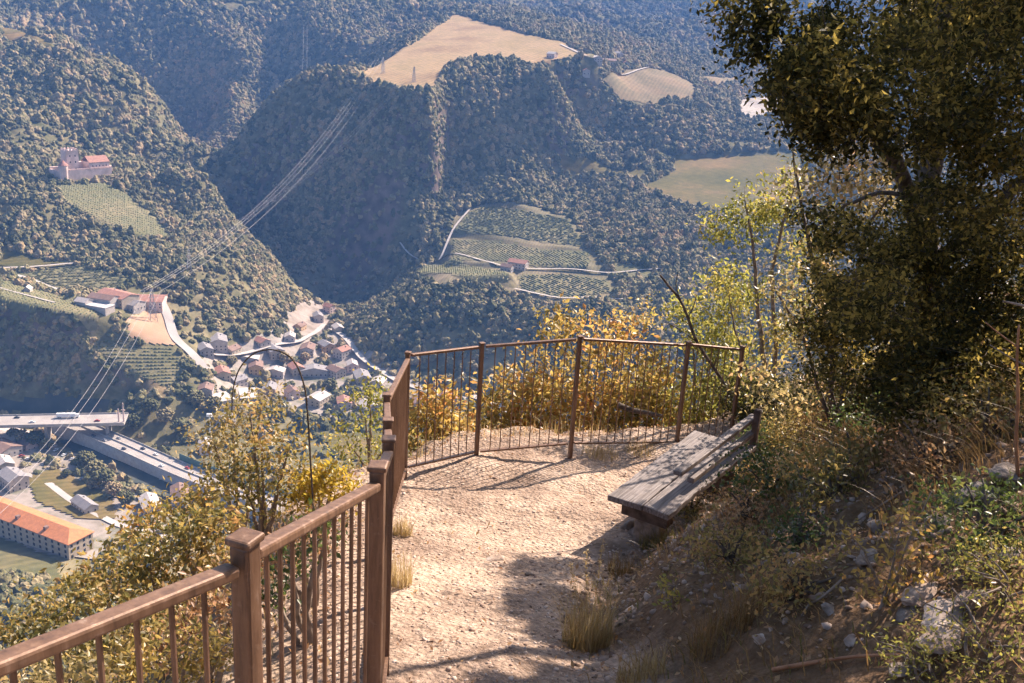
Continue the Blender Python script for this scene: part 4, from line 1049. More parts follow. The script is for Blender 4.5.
# ================================================================== railing
M['rust'] = None
def rustmat():
    m, n, b = mat('weathered brown steel', .48, .5); b.inputs['Metallic'].default_value = .25
    g_ = n.nodes.new('ShaderNodeNewGeometry'); mp_ = n.nodes.new('ShaderNodeMapping'); mp_.inputs['Scale'].default_value = (4, 4, .45); n.links.new(g_.outputs['Position'], mp_.inputs[0])
    f = noise_node(n, 9, 6, .7, mp_.outputs[0]); f2 = noise_node(n, 55, 5, .6)
    c = ramp(n, f, [(.30, (.075, .042, .028)), (.46, (.15, .083, .050)), (.60, (.20, .115, .072)), (.72, (.30, .21, .155))])
    c = mixc(n, ramp(n, f2, [(.58, (0, 0, 0)), (.8, (.45, .45, .45))]), c, (.34, .24, .18)); n.links.new(c, b.inputs['Base Color'])
    n.links.new(ramp(n, f2, [(.3, (.38, .38, .38)), (.7, (.62, .62, .62))]), b.inputs['Roughness']); bump(n, b, f2, .25, .003)
    return m
M['rust'] = rustmat()
PT = [Vector((-1.20, .30, -.715)), Vector((-.467, 1.615, -.932)), Vector((-.347, 2.49, -1.189)), Vector((-.4434, 3.468, -1.541)), Vector((-.5693, 4.40, -1.857)), Vector((-.7039, 5.371, -2.11)),
      Vector((-.779, 7.11, -2.444)), Vector((-.242, 7.673, -2.52)), Vector((.555, 7.797, -2.45)), Vector((1.56, 8.40, -2.63)), Vector(Uy(743, 346, 8.75))]
rl = empty('railing', (PT[0].x, PT[0].y, hn(PT[0].x, PT[0].y)), 0, 'brown steel railing with thin round balusters around the path and viewing platform', 'railing')
bal = 0; stuffb = MB()
off = rl.location
for i, p in enumerate(PT):
    gz = hn(p.x, p.y)-.08
    a = PT[max(i-1, 0)]; b = PT[min(i+1, len(PT)-1)]; rz = math.atan2((b-a).y, (b-a).x); Mz = Matrix.Rotation(rz, 3, 'Z')
    t = .042 if i < 6 else .034
    m = MB(); m.box(Vector((p.x, p.y, (p.z-.012+gz)/2))-off, (t, t, p.z-.012-gz), Mz)
    po = m.build('post', M['rust'], rl, bevel=.006)
    MB().box(p-off-Vector((0, 0, .004)), (t+.012, t+.012, .016), Mz).build('cap', M['rust'], po, bevel=.005)
for i in range(len(PT)-1):
    a, b = PT[i].copy(), PT[i+1].copy()
    hd = Vector((b.x-a.x, b.y-a.y, 0)).normalized()*.03
    drop = .052 if i < 6 else .03
    ra = a+hd-Vector((0, 0, drop)); rb = b-hd-Vector((0, 0, drop if i != 0 else .03))
    if i == 0: rb.z = b.z-.055
    d = rb-ra; q = d.to_track_quat('X', 'Z').to_matrix(); L = d.length
    tr = MB().box((ra+rb)/2-off, (L, .037 if i < 6 else .034, .024 if i < 6 else .022), q).build('top_rail', M['rust'], rl, bevel=.006)
    ga, gb = hn(a.x, a.y)+.10, hn(b.x, b.y)+.10
    if i >= 6: ga, gb = a.z-.96, b.z-.96
    ba, bb = Vector((ra.x, ra.y, ga)), Vector((rb.x, rb.y, gb)); d2 = bb-ba
    MB().box((ba+bb)/2-off, (d2.length, .035, .014), d2.to_track_quat('X', 'Z').to_matrix()).build('bottom_rail', M['rust'], rl)
    nb = max(3, round(L/(.074 if i in (0, 1, 2) else .088))); r_ = .0055 if i < 6 else .0044
    for k in range(1, nb):
        t = k/nb; tp = ra.lerp(rb, t)-Vector((0, 0, .012)); bt = ba.lerp(bb, t)
        if bal < 100:
            MB().tube([bt-off, tp-off], r_, 8).build('baluster', M['rust'], rl, smooth=False); bal += 1
        else: stuffb.tube([bt-off, tp-off], r_, 8)
if stuffb.v: tag(stuffb.build('balusters', M['rust'], rl), kind='stuff')

# ================================================================== bench
def woodmat():
    m, n, b = mat('weathered grey wood', .7, .3)
    tc = n.nodes.new('ShaderNodeTexCoord'); mp = n.nodes.new('ShaderNodeMapping'); mp.inputs['Scale'].default_value = (1.2, 26, 14); n.links.new(tc.outputs['Object'], mp.inputs[0])
    f = noise_node(n, 3.2, 7, .6, mp.outputs[0], .3); f2 = noise_node(n, 6, 4, .6, tc.outputs['Object'])
    c = ramp(n, f, [(.28, (.05, .04, .037)), (.45, (.13, .108, .10)), (.62, (.23, .20, .19)), (.78, (.35, .31, .295))])
    c = mixc(n, ramp(n, f2, [(.5, (0, 0, 0)), (.7, (.7, .7, .7))]), c, (.15, .12, .11)); n.links.new(c, b.inputs['Base Color']); bump(n, b, f, .5, .004); return m
M['wood'] = woodmat(); M['darkwood'] = noisy('dark rough timber', (.05,.035,.028), (.14,.10,.08), 12, .85, .5, .01)
bp = Vector((.715, 6.10, 0)); bdir = Vector((1.43-.71, 7.25-6.10, 0)); bl = bdir.length+.1; bdir.normalize(); brz = math.atan2(bdir.y, bdir.x)
bperp = Vector((bdir.y, -bdir.x, 0)); gzb = hn(.95, 6.1)
bench = empty('bench', (bp.x, bp.y, gzb), brz, 'weathered grey wooden bench of two thick planks with low slatted backrest, set against the bank', 'bench')
zt = -3.03-gzb
def plank(x0, x1, y0, y1, z, th, name, mt='wood', rot=None, seed=0, lab=None):
    n = 14; rs = random.Random(seed); m = MB(); V = []
    for i in range(n+1):
        u = x0+(x1-x0)*i/n; j0 = rs.uniform(-.006, .006); j1 = rs.uniform(-.006, .006); e = (rs.uniform(-.012, .012) if i in (0, n) else 0)
        V += [(u+e, y0+j0, z), (u-e, y1+j1, z), (u-e, y1+j1, z-th), (u+e, y0+j0, z-th)]
    m.v = [Vector(v) for v in V]
    for i in range(n):
        for q in range(4): m.f.append([i*4+q, i*4+(q+1) % 4, i*4+4+(q+1) % 4, i*4+4+q])
    m.f += [[3, 2, 1, 0], [n*4, n*4+1, n*4+2, n*4+3]]
    o = m.build(name, M[mt], bench, bevel=.006)
    if lab: o['label'] = lab
    return o
plank(0, bl, -.245, 0, zt, .042, 'seat_plank', seed=1)
plank(.01, bl-.03, -.45, -.256, zt-.004, .042, 'seat_plank', seed=2)
plank(.10, .22, -.40, -.06, zt-.044, .12, 'support_beam', 'darkwood', seed=3)
plank(bl-.3, bl-.15, -.42, -.05, zt-.044, .36, 'support_beam', 'darkwood', seed=4)
MB().box((.2, -.24, zt-.27), (.13, .20, .20)).build('foot_block', M['rockgrey'], bench, bevel=.03)
# backrest: three slats rising away from the seat, tied to two stakes
bk = Vector((1.165, 6.10, 0)); rel = Matrix.Rotation(-brz, 3, 'Z') @ (Vector((1.165, 6.12, 0))-Vector((bp.x, bp.y, 0)))
en = Matrix.Rotation(-brz, 3, 'Z') @ (Vector((1.93, 7.26, 0))-Vector((bp.x, bp.y, 0)))
for s, (dy, dz, w_, th) in enumerate(((0, 0, .065, .035), (-.03, -.11, .05, .04), (-.06, -.21, .05, .04))):
    a = Vector((rel.x+.04*s+(.14 if s else 0), rel.y+dy, -2.85-gzb+dz)); b = Vector((en.x-.05*s, en.y+dy, -2.85-gzb+dz))
    d = b-a; MB().box((a+b)/2, (d.length, w_, th), d.to_track_quat('X', 'Z').to_matrix()).build('back_slat', M['wood'], bench, bevel=.006)
for t in (.93,):
    p = rel.lerp(en, t); MB().box((p.x, p.y-.055, -2.98-gzb+.03), (.05, .05, .40)).build('back_stake', M['darkwood'], bench, bevel=.006)

# ================================================================== plants
LIT = np.array([(-.75,3.0),(-.05,3.0),(-.06,3.6),(-.05,4.3),(-.03,4.9),(.12,5.5),(.55,5.9),(1.2,6.5),(1.65,7.3),(1.9,8.0),(.5,8.0),(-1.0,7.2),(-.95,5.4)])
def shadow_hit(P):
    gzv = np.full(len(P), -3.2)
    for _ in range(4):
        h = P[:, 2]-gzv; X = P[:, 0]-SUNV[0]/SUNV[2]*h; Y = P[:, 1]-SUNV[1]/SUNV[2]*h
        gzv = gzv*.4+local_h(X, Y)[0]*.6; gzv = np.maximum(gzv, -4)
    return X, Y, h
LIT2 = np.array([(1.1,2.0),(1.05,2.6),(1.35,3.2),(1.55,3.8),(1.95,3.7),(2.2,3.1),(2.4,2.0),(1.6,1.6)])
def prune(P, rng, keep=.05):
    X, Y, h = shadow_hit(P)
    jx = X+fbm(X, Y, .5, 2, 61)*.17; jy = Y+fbm(X, Y, .5, 2, 62)*.17
    k = (in_poly(jx, jy, LIT) | (in_poly(jx, jy, LIT2) & (h > .6) & (rng.random(len(P)) < .8))) & (h > .05)
    # openings in the crown that let the sun reach the lower right of the bank and parts of the bench
    hole = (fbm(X, Y, .42, 3, 70) > np.where(X > np.interp(Y, *TOE)+.25, .12, .23)) & (h > .7) & (rng.random(len(P)) > .12)
    return ~((k & (rng.random(len(P)) > keep)) | hole)
def leaf_mesh(name, P, size, rng, m, parent, droop=.3, fold=.25, width=.5, upw=.5):
    n = len(P); s = size*rng.uniform(.6, 1.25, n)
    ax = rng.normal(size=(n, 3)); ax[:, 2] -= droop; ax /= np.linalg.norm(ax, axis=1)[:, None]
    nr = rng.normal(size=(n, 3)); nr[:, 2] += upw; sd_ = np.cross(ax, nr); sd_ /= np.linalg.norm(sd_, axis=1)[:, None]+1e-9; nn = np.cross(sd_, ax)
    a = P; mid = P+ax*s[:, None]*.45; tip = P+ax*s[:, None]+nn*(s*-.12)[:, None]
    w2 = s*width/2
    L = mid+sd_*w2[:, None]+nn*(w2*fold)[:, None]; Rr = mid-sd_*w2[:, None]+nn*(w2*fold)[:, None]
    V = np.stack([a, Rr, tip, L], 1).reshape(-1, 3); b = np.arange(n)*4
    Fq = np.stack([np.stack([b, b+1, b+2], -1), np.stack([b, b+2, b+3], -1)], 1).reshape(-1, 3)
    return np_mesh(name, V, Fq, m, parent)
def plant(name, label, cat, stems, blobs, clump_r, nleaf, size, ml, mb, seed, group=None, pruned=True, rad0=.03, names=('trunk', 'crown'), twig=.004, droop=.3, width=.5, keep=.05, gaps=0):
    """stems: list of polylines (world) with radii; blobs: (centre, radii, number of leaf clumps)"""
    rng = np.random.default_rng(seed); base = Vector(stems[0][0][0]); root = empty(name, base, 0, label, cat, group)
    B = np.array(base); nodes = []; nrad = []; m = MB(); mt = MB()
    for pts, rads in stems:
        pts = [Vector(p) for p in pts]; fine = []
        fr = []
        for i in range(len(pts)-1):
            for k in range(4): fine.append(pts[i].lerp(pts[i+1], k/4)); fr.append(rads[i]+(rads[i+1]-rads[i])*k/4)
        fine.append(pts[-1]); fr.append(rads[-1])
        for i in range(1, len(fine)-1): fine[i] = fine[i]+Vector(rng.normal(0, 1, 3))*fr[i]*.35
        m.tube([p-base for p in fine], fr, 8); nodes += [tuple(p) for p in fine]; nrad += fr
    C = []
    for c, r, n in blobs:
        u = rng.normal(size=(n, 3)); u /= np.linalg.norm(u, axis=1)[:, None]; C.append(np.array(c)+u*np.array(r)*rng.uniform(.25, 1, (n, 1))**.5)
    C = np.concatenate(C)
    if gaps:
        wx, wy = proj(C); wn = fbm(wx, wy, 30, 2, 72)*.5
        win = np.zeros(len(C), bool)
        for ex, ey, ax_, ay_ in ((868,180,62,30),(940,172,30,16),(1003,186,26,18),(845,262,22,16),(1000,130,12,10),(905,122,14,9)): win |= ((wx-ex)/ax_)**2+((wy-ey)/ay_)**2 < 1+wn
        C = C[~win | (rng.random(len(C)) < .10)]
        C = C[fbm(C[:, 0]*1.0+C[:, 2]*.8, C[:, 1]*.8-C[:, 2]*1.0, .55, 2, 71) > -gaps]
    if pruned:
        C = C[prune(C, rng, keep)]
    if len(C) == 0: C = np.array([nodes[-1]])
    N0 = np.array(nodes); dmin = np.sqrt(((C[:, None]-N0[None])**2).sum(-1)).min(1); C = C[np.argsort(dmin)]
    Nd = list(N0); Nr = list(nrad); li = []
    arr = np.empty((len(N0)+len(C)*6, 3)); arr[:len(N0)] = N0; cnt = len(N0); rr_ = list(nrad)
    for c in C:
        dv = arr[:cnt]-c; dist = np.sqrt((dv**2).sum(1)) + np.maximum(arr[:cnt, 2]-c[2], 0)*.6; j = int(np.argmin(dist)); a = arr[j]; L = np.linalg.norm(c-a)
        if L < .02: continue
        r0 = min(rr_[j]*.7, twig+.012*L); md = (a+c)/2+rng.normal(0, .10*L, 3); md[2] += .06*L
        pts = [a, a*.45+md*.45+c*.1, md*.75+c*.25, c]; rd = [r0, r0*.8, r0*.6, twig*.5]
        m.tube([Vector(p)-base for p in pts], rd, 4 if r0 < .012 else 6, cap=False)
        for p, q in zip(pts[1:], rd[1:]): arr[cnt] = p; cnt += 1; rr_.append(q)
    nn = rng.poisson(nleaf, len(C)); P = np.repeat(C, nn, 0)+rng.normal(0, 1, (nn.sum(), 3))*np.array([clump_r, clump_r, clump_r*.7])
    if pruned: P = P[prune(P, rng, keep)]
    m.build(names[0], mb, root, smooth=True)
    leaf_mesh(names[1], P-B, size, rng, ml, root, droop=droop, width=width)
    return root
M['bark'] = noisy('grey brown bark', (.05,.038,.03), (.15,.115,.09), 22, .9, .7, .01)
M['barkpale'] = noisy('pale twig bark', (.16,.12,.09), (.30,.24,.19), 22, .9, .4, .006)
M['lf_dark'] = leafmat('dark evergreen leaves', [(.1, (.020,.024,.008)), (.42, (.040,.044,.013)), (.66, (.08,.072,.02)), (.9, (.20,.14,.04))], .4)
M['lf_canopy'] = leafmat('olive brown canopy leaves', [(.1, (.020,.021,.007)), (.38, (.048,.045,.013)), (.60, (.115,.092,.024)), (.80, (.38,.28,.065))], .52, .55, .15)
M['lf_gold'] = leafmat('golden autumn leaves', [(.1, (.14,.115,.035)), (.35, (.28,.215,.06)), (.6, (.44,.31,.085)), (.9, (.44,.20,.07))], .5)
M['lf_tan'] = leafmat('tan autumn leaves', [(.1, (.11,.10,.04)), (.4, (.25,.20,.08)), (.65, (.42,.32,.14)), (.9, (.46,.28,.13))], .45, .38)
M['lf_olive'] = leafmat('olive autumn leaves', [(.1, (.09,.09,.025)), (.4, (.21,.175,.052)), (.65, (.36,.26,.08)), (.9, (.44,.25,.10))], .45)
M['lf_lime'] = leafmat('yellow green leaves', [(.1, (.12,.13,.03)), (.4, (.22,.22,.05)), (.7, (.34,.29,.07)), (.95, (.40,.28,.08))], .55)
M['lf_yellow'] = leafmat('bright yellow leaves', [(.1, (.30,.23,.03)), (.5, (.44,.32,.045)), (.9, (.50,.30,.06))], .5)
M['lf_brown'] = leafmat('dry brown leaves', [(.1, (.20,.095,.045)), (.4, (.34,.18,.08)), (.7, (.42,.27,.13)), (.95, (.48,.36,.22))], .35)
M['lf_green'] = leafmat('deep green leaves', [(.1, (.03,.05,.015)), (.5, (.07,.10,.025)), (.8, (.13,.16,.04)), (.97, (.2,.18,.05))], .4)
def stemfan(base, tops, r=.02):
    out = []
    for t in tops:
        b = Vector(base); t = Vector(t); md = (b+t)/2+Vector((0, 0, .12*(t-b).length)); out.append(([b+Vector((random.uniform(-.06,.06), random.uniform(-.06,.06), -.05)), b.lerp(md, .6), md, t], [r, r*.8, r*.6, r*.3]))
    return out
random.seed(5)
def shrub(lab, base_px, y, blobs, size, ml, nleaf=26, clump=.10, seed=0, group='shrubs beyond the railing', base_z=None, rstem=.018, mb='barkpale', width=.5, name='shrub', keep=.05, dn=1.5):
    """blobs given as pixel positions at depth y: (px, py, radius_px_x, radius_px_y, clumps)"""
    bx = Uy(base_px, 400, y).x; bz = hn(bx, y)-.05 if base_z is None else base_z
    bl_ = []; tops = []
    for px, py, rx, ry, n in blobs:
        c = Uy(px, py, y); k = y/F/cos(PITCH); bl_.append((tuple(c), (rx*k, (rx+ry)*.5*k, ry*k), int(n*dn))); tops.append(c+Vector((0, 0, -ry*k*.3)))
    return plant(name, lab, 'shrub', stemfan((bx, y, bz), tops, rstem), bl_, clump, nleaf, size, M[ml], M[mb], seed, group, names=('stems', 'foliage'), twig=.003, width=width, pruned=False)
# beyond the platform, right to left
shrub('golden oak shrub filling the railing panel left of the bench', 610, 9.9, [(600,405,38,35,34),(635,385,36,36,34),(575,375,18,34,16),(650,420,22,26,18),(565,325,16,14,8),(620,335,20,16,9),(600,440,45,16,22)], .078, 'lf_gold', 20, .13, 1, dn=1.7)
shrub('olive and rust leaved shrub behind the third post from the platform corner', 520, 9.6, [(520,400,34,28,30),(490,420,26,24,20),(545,425,26,22,20),(540,385,18,22,14),(480,440,24,14,12),(524,445,34,12,16)], .074, 'lf_gold', 20, .12, 2, dn=1.7)
shrub('sparse yellow shrub in the corner panel of the railing', 440, 8.9, [(425,415,20,18,10),(455,432,20,16,11),(418,450,14,12,6),(440,395,12,8,4)], .07, 'lf_gold', 20, .11, 3, dn=2.8)
shrub('yellow green shrub crossed by the bare branch at the right end of the railing', 700, 10.2, [(712,345,28,22,20),(690,400,26,32,24),(725,390,24,30,22),(655,390,16,24,10),(690,310,20,14,8),(735,300,18,16,10),(700,430,36,16,18)], .06, 'lf_lime', 24, .12, 4, dn=2.2)
shrub('thin yellow shrub whose tips rise above the middle of the platform railing', 590, 11.2, [(560,330,18,10,7),(590,325,14,10,6),(640,318,18,12,8),(605,350,24,12,9),(540,350,16,10,6)], .055, 'lf_gold', 14, .11, 5)
# left of the path
shrub('pale yellow sapling just left of the railing corner', 372, 8.2, [(365,410,20,22,12),(385,440,16,22,12),(350,440,18,20,11),(370,385,10,14,4),(345,470,16,14,7)], .05, 'lf_lime', 15, .10, 6)
shrub('bright yellow bush left of the second railing post', 322, 5.6, [(318,482,18,18,12),(335,470,12,12,7),(308,500,14,14,8),(345,490,12,16,7)], .04, 'lf_yellow', 22, .05, 7)
shrub('loose olive and yellow shrub below the bramble arch', 262, 5.6, [(262,448,24,20,14),(240,470,26,26,18),(280,470,24,28,20),(290,440,16,18,9),(250,410,16,14,8),(265,505,34,20,18)], .038, 'lf_olive', 20, .08, 8, dn=1.0)
shrub('yellow leaved shrub with pale tips reaching above the olive shrub', 236, 6.2, [(232,420,16,18,10),(215,440,18,20,11),(262,400,14,10,5),(226,470,16,20,10)], .038, 'lf_tan', 22, .075, 9)
shrub('broad olive and yellow shrub behind the near railing', 150, 4.6, [(150,560,32,22,22),(190,540,28,24,20),(110,578,30,18,16),(212,520,20,16,12),(80,590,22,12,8),(225,555,22,22,14),(170,590,50,20,22)], .042, 'lf_olive', 20, .075, 10, dn=1.3)
shrub('golden leaved shrub topping the slope beside the near railing post', 190, 5.4, [(180,512,28,16,13),(205,492,20,16,9),(150,522,22,14,8),(130,540,20,14,7)], .04, 'lf_gold', 20, .07, 11)
shrub('small dry shrub low behind the near balusters', 90, 3.4, [(95,640,34,20,14),(50,660,34,20,10),(140,620,30,20,12)], .035, 'lf_olive', 18, .05, 12)
shrub('dark leafed weed between the near post and the second post', 300, 3.9, [(290,560,24,22,9),(318,535,18,18,8),(268,590,18,20,7)], .035, 'lf_green', 14, .05, 13)
shrub('dry brown shrub seen through the balusters of the near section', 200, 3.6, [(205,610,26,28,12),(240,590,22,26,9),(170,640,28,24,11)], .035, 'lf_brown', 16, .05, 14)
shrub('low straw coloured brush under the near rail at the left edge', 40, 2.7, [(20,690,40,16,14),(70,675,34,18,14)], .028, 'lf_tan', 22, .05, 15)
shrub('low golden brush under the near rail beside the near post', 150, 3.0, [(130,665,36,20,14),(185,650,30,24,13),(225,640,18,24,8)], .028, 'lf_gold', 22, .05, 16)
shrub('tangled brown brush outside the second rail section', 310, 4.4, [(300,545,26,18,9),(330,520,20,14,7),(275,560,22,18,8)], .03, 'lf_brown', 20, .05, 17)
shrub('dense olive bush below the broad shrub, lower left', 60, 4.2, [(60,612,36,16,14),(110,600,30,18,12),(20,628,30,16,10)], .034, 'lf_olive', 24, .06, 18)
# young oak with bare lower stems, beyond the right end of the railing
def y3(px, py, y): return Uy(px, py, y)
yo = 9.6; b0 = y3(768, 440, yo); b0.z = hn(b0.x, yo)-.1
plant('young_oak', 'young yellow green oak with several thin stems beyond the right end of the railing', 'tree',
  [([b0, y3(765,370,yo), y3(757,300,yo), y3(752,240,yo), y3(745,200,yo)], [.03,.026,.02,.014,.006]), ([b0, y3(775,340,yo), y3(772,270,yo), y3(785,215,yo), y3(795,185,yo)], [.026,.022,.018,.012,.005]), ([b0, y3(750,380,yo), y3(735,330,yo), y3(728,290,yo)], [.02,.016,.01,.005])],
  [(tuple(y3(745,200,yo)), (.28,.3,.20), 26), (tuple(y3(795,190,yo)), (.30,.35,.22), 26), (tuple(y3(730,290,yo)), (.25,.3,.22), 20), (tuple(y3(765,175,yo)), (.3,.3,.16), 16), (tuple(y3(800,250,yo)), (.3,.3,.35), 22), (tuple(y3(760,340,yo)), (.3,.3,.35), 20), (tuple(y3(725,225,yo)), (.14,.2,.14), 14), (tuple(y3(775,230,yo)), (.3,.3,.3), 34), (tuple(y3(785,310,yo)), (.35,.3,.4), 44), (tuple(y3(745,390,yo)), (.3,.3,.3), 30), (tuple(y3(800,200,yo)), (.25,.3,.25), 24)],
  .10, 26, .055, M['lf_lime'], M['barkpale'], 21, names=('trunk', 'crown'), keep=.85)
# big dark evergreen tree on the bank
ty = 6.7; tb = y3(925, 384, 5.95); tb.z = hn(tb.x, tb.y)-.15; ty = tb.y
def tt(px, py, y): return y3(px, py, y)
def tu(px, py, y): return y3(px, py, y*.97)
blobs = []
for px, py, y, rx, rz_, n in ((800,40,6.6,.38,.40,70),(860,30,6.4,.55,.55,120),(940,40,6.3,.6,.6,130),(1010,60,6.2,.6,.6,110),(770,70,6.9,.25,.25,28),(800,110,6.8,.28,.26,46),(850,120,6.5,.45,.4,90),(920,130,6.3,.55,.45,110),(1000,150,6.2,.5,.4,85),
   (790,150,6.9,.16,.16,12),(880,220,6.1,.40,.32,70),(945,240,6.1,.5,.4,95),(1010,300,6.0,.45,.45,95),(850,270,6.4,.32,.30,55),(830,310,6.5,.22,.25,30),(900,300,6.1,.5,.35,110),(960,330,6.0,.5,.3,90),(870,350,6.2,.42,.22,60),(1060,200,6.2,.7,.8,130),
   (1100,20,6.5,.8,.9,130),(900,-60,6.8,.9,.6,150),(1000,-140,7.2,1.2,.8,200),(1150,-160,7.6,1.4,1.0,200),(1200,60,7.0,1.0,1.2,160),(870,-170,7.4,.8,.6,90)):
    f_ = .92 if 210 < py < 400 else (.68 if px < 880 else .8)
    blobs.append((tuple(tt(px, py, y*f_)), (rx*f_, rx*f_*1.1, rz_*f_), int(n*1.35)))
for px, py, y, rx, rz_, n in ((800,5,4.6,.2,.14,40),(850,8,4.6,.2,.14,40),(780,45,4.6,.14,.12,24),(735,10,4.6,.12,.12,14),(745,60,4.7,.10,.14,14),(780,130,4.8,.14,.10,16),(800,200,4.9,.16,.14,20),(830,230,4.9,.16,.10,18),(850,330,5.6,.34,.2,60),(930,300,5.5,.4,.3,90),(990,330,5.5,.4,.3,80),(880,250,5.6,.3,.14,40),(960,250,5.6,.3,.2,50),(1015,260,5.6,.3,.3,60),(870,370,5.7,.4,.14,60),(900,395,5.0,.35,.12,40),(960,400,5.0,.35,.12,40),(820,280,5.2,.18,.10,18)):
    blobs.append((tuple(tt(px, py, y)), (rx, rx*1.2, rz_), n))
blobs += [((3.2,6.6,.5), (.9,.9,.6), 200), ((3.9,7.2,1.2), (.9,.9,.6), 160), ((4.5,6.6,1.5), (.9,.9,.6), 130), ((3.5,5.6,.1), (.8,.8,.5), 170), ((2.7,5.6,.7), (.8,.7,.5), 150), ((4.2,5.8,.8), (.9,.9,.6), 130)]  # crown lobes added overhead to shade the path and bank
for px, py, y, rx, rz_, n in ((760,25,4.5,.16,.2,40),(790,90,4.3,.2,.2,50),(830,60,4.4,.28,.25,80),(760,110,4.4,.1,.14,18),(850,170,4.4,.25,.2,60),(900,100,4.6,.3,.3,90),(960,170,4.7,.3,.3,80),(1000,230,4.8,.3,.3,70),(880,300,4.7,.28,.2,60),(940,370,4.8,.35,.14,60),(1000,360,4.9,.3,.2,60)):
    blobs.append((tuple(tt(px, py, y)), (rx, rx*1.2, rz_), n))
plant('evergreen_tree', 'large dark evergreen tree leaning over the bank on the right', 'tree',
  [([tb, tu(925,300,6.15), tu(930,200,6.3), tu(935,90,6.5), tu(950,-30,6.8), tu(960,-180,7.0)], [.10,.085,.075,.06,.045,.02]),
   ([tu(928,280,6.2), tu(980,225,6.2), tu(1015,190,6.1), tu(1070,120,6.2), tu(1120,20,6.6)], [.06,.05,.045,.035,.015]),
   ([tu(928,250,6.2), tu(890,160,5.8), tu(850,90,5.4), tu(805,45,5.2)], [.05,.04,.025,.01]),
   ([tu(926,200,6.3), tu(880,192,6.4), tu(845,205,6.5), tu(815,235,6.6)], [.02,.014,.01,.005]),
   ([tu(926,270,6.2), tu(885,255,6.2), tu(850,290,6.3), tu(830,330,6.4)], [.03,.022,.014,.007])],
  blobs, .05, 34, .033, M['lf_canopy'], M['bark'], 22, twig=.005, droop=.15, keep=.22, gaps=.34)
# second tree, added up the bank: its crown is placed to shade the path
SHADE = []
for tx, ty_, h, n in ((.15,3.2,2.7,60),(.30,3.5,3.2,60),(.15,3.9,2.9,55),(.40,4.1,3.4,60),(.15,4.5,3.0,55),(.45,4.8,3.4,60),(.75,4.0,3.0,50),(.75,5.1,3.2,50),(.40,5.35,3.3,30)):
    gz_ = float(np.interp(ty_, [1.6, 3.5, 5.4, 7.1], [-2.05, -2.62, -3.22, -3.52]))
    SHADE.append(((tx+SUNV[0]/SUNV[2]*h, ty_+SUNV[1]/SUNV[2]*h, gz_+h), (.34,.34,.25), n))
qb = Vector((4.6, 8.2, 0)); qb.z = hn(4.6, 8.2)-.2
plant('added_shade_tree', 'added tall tree further up the bank, its crown placed to shade the lower path', 'tree',
  [([qb, qb+Vector((-.1,-.1,2.2)), Vector((4.2,7.6,1.2)), Vector((3.9,7.2,2.6)), Vector((3.6,7.0,3.6))], [.13,.11,.09,.05,.02]), ([Vector((4.3,7.8,.6)), Vector((3.6,7.0,1.0)), Vector((3.0,6.4,.9)), Vector((2.5,5.7,.6))], [.06,.045,.03,.01]), ([Vector((4.2,7.6,1.2)), Vector((4.9,7.0,1.8)), Vector((5.4,6.2,2.2))], [.06,.04,.01])],
  SHADE+[((3.35,7.3,1.35), (.65,.6,.4), 100), ((2.85,7.56,.35), (.55,.5,.35), 80), ((3.25,8.55,.3), (.5,.5,.4), 60), ((3.9,6.6,2.0), (.8,.8,.5), 100), ((4.6,6.8,1.6), (.9,.9,.6), 90), ((4.4,5.8,1.0), (.8,.8,.5), 80), ((5.2,6.6,2.4), (.9,.9,.6), 80), ((3.4,5.4,.9), (.6,.6,.4), 70), ((4.2,7.8,2.8), (.9,.9,.6), 70)],
  .12, 26, .062, M['lf_canopy'], M['bark'], 24, twig=.006, droop=.2, keep=.12)
# brown dead lace of twigs between the young oak and the big tree
tw = y3(840, 420, 7.6); tw.z = hn(tw.x, tw.y)-.1
plant('thicket_tree', 'thin brown twigged tree with sparse rusty leaves between the young oak and the dark tree', 'tree',
  [([tw, y3(830,340,7.6), y3(815,270,7.7), y3(800,200,7.8), y3(790,130,7.9)], [.03,.025,.02,.012,.005]), ([tw, y3(850,300,7.5), y3(870,220,7.4), y3(895,190,7.3)], [.02,.016,.012,.005]), ([tw, y3(800,330,7.7), y3(770,280,7.9)], [.02,.014,.006])],
  [(tuple(y3(830,190,7.6)), (.5,.3,.35), 60), (tuple(y3(800,300,7.7)), (.35,.3,.5), 60), (tuple(y3(860,170,7.5)), (.4,.3,.25), 40), (tuple(y3(780,380,7.8)), (.35,.3,.3), 45), (tuple(y3(820,120,7.8)), (.35,.3,.3), 30)],
  .10, 20, .05, M['lf_tan'], M['bark'], 23, twig=.0035, keep=.8)
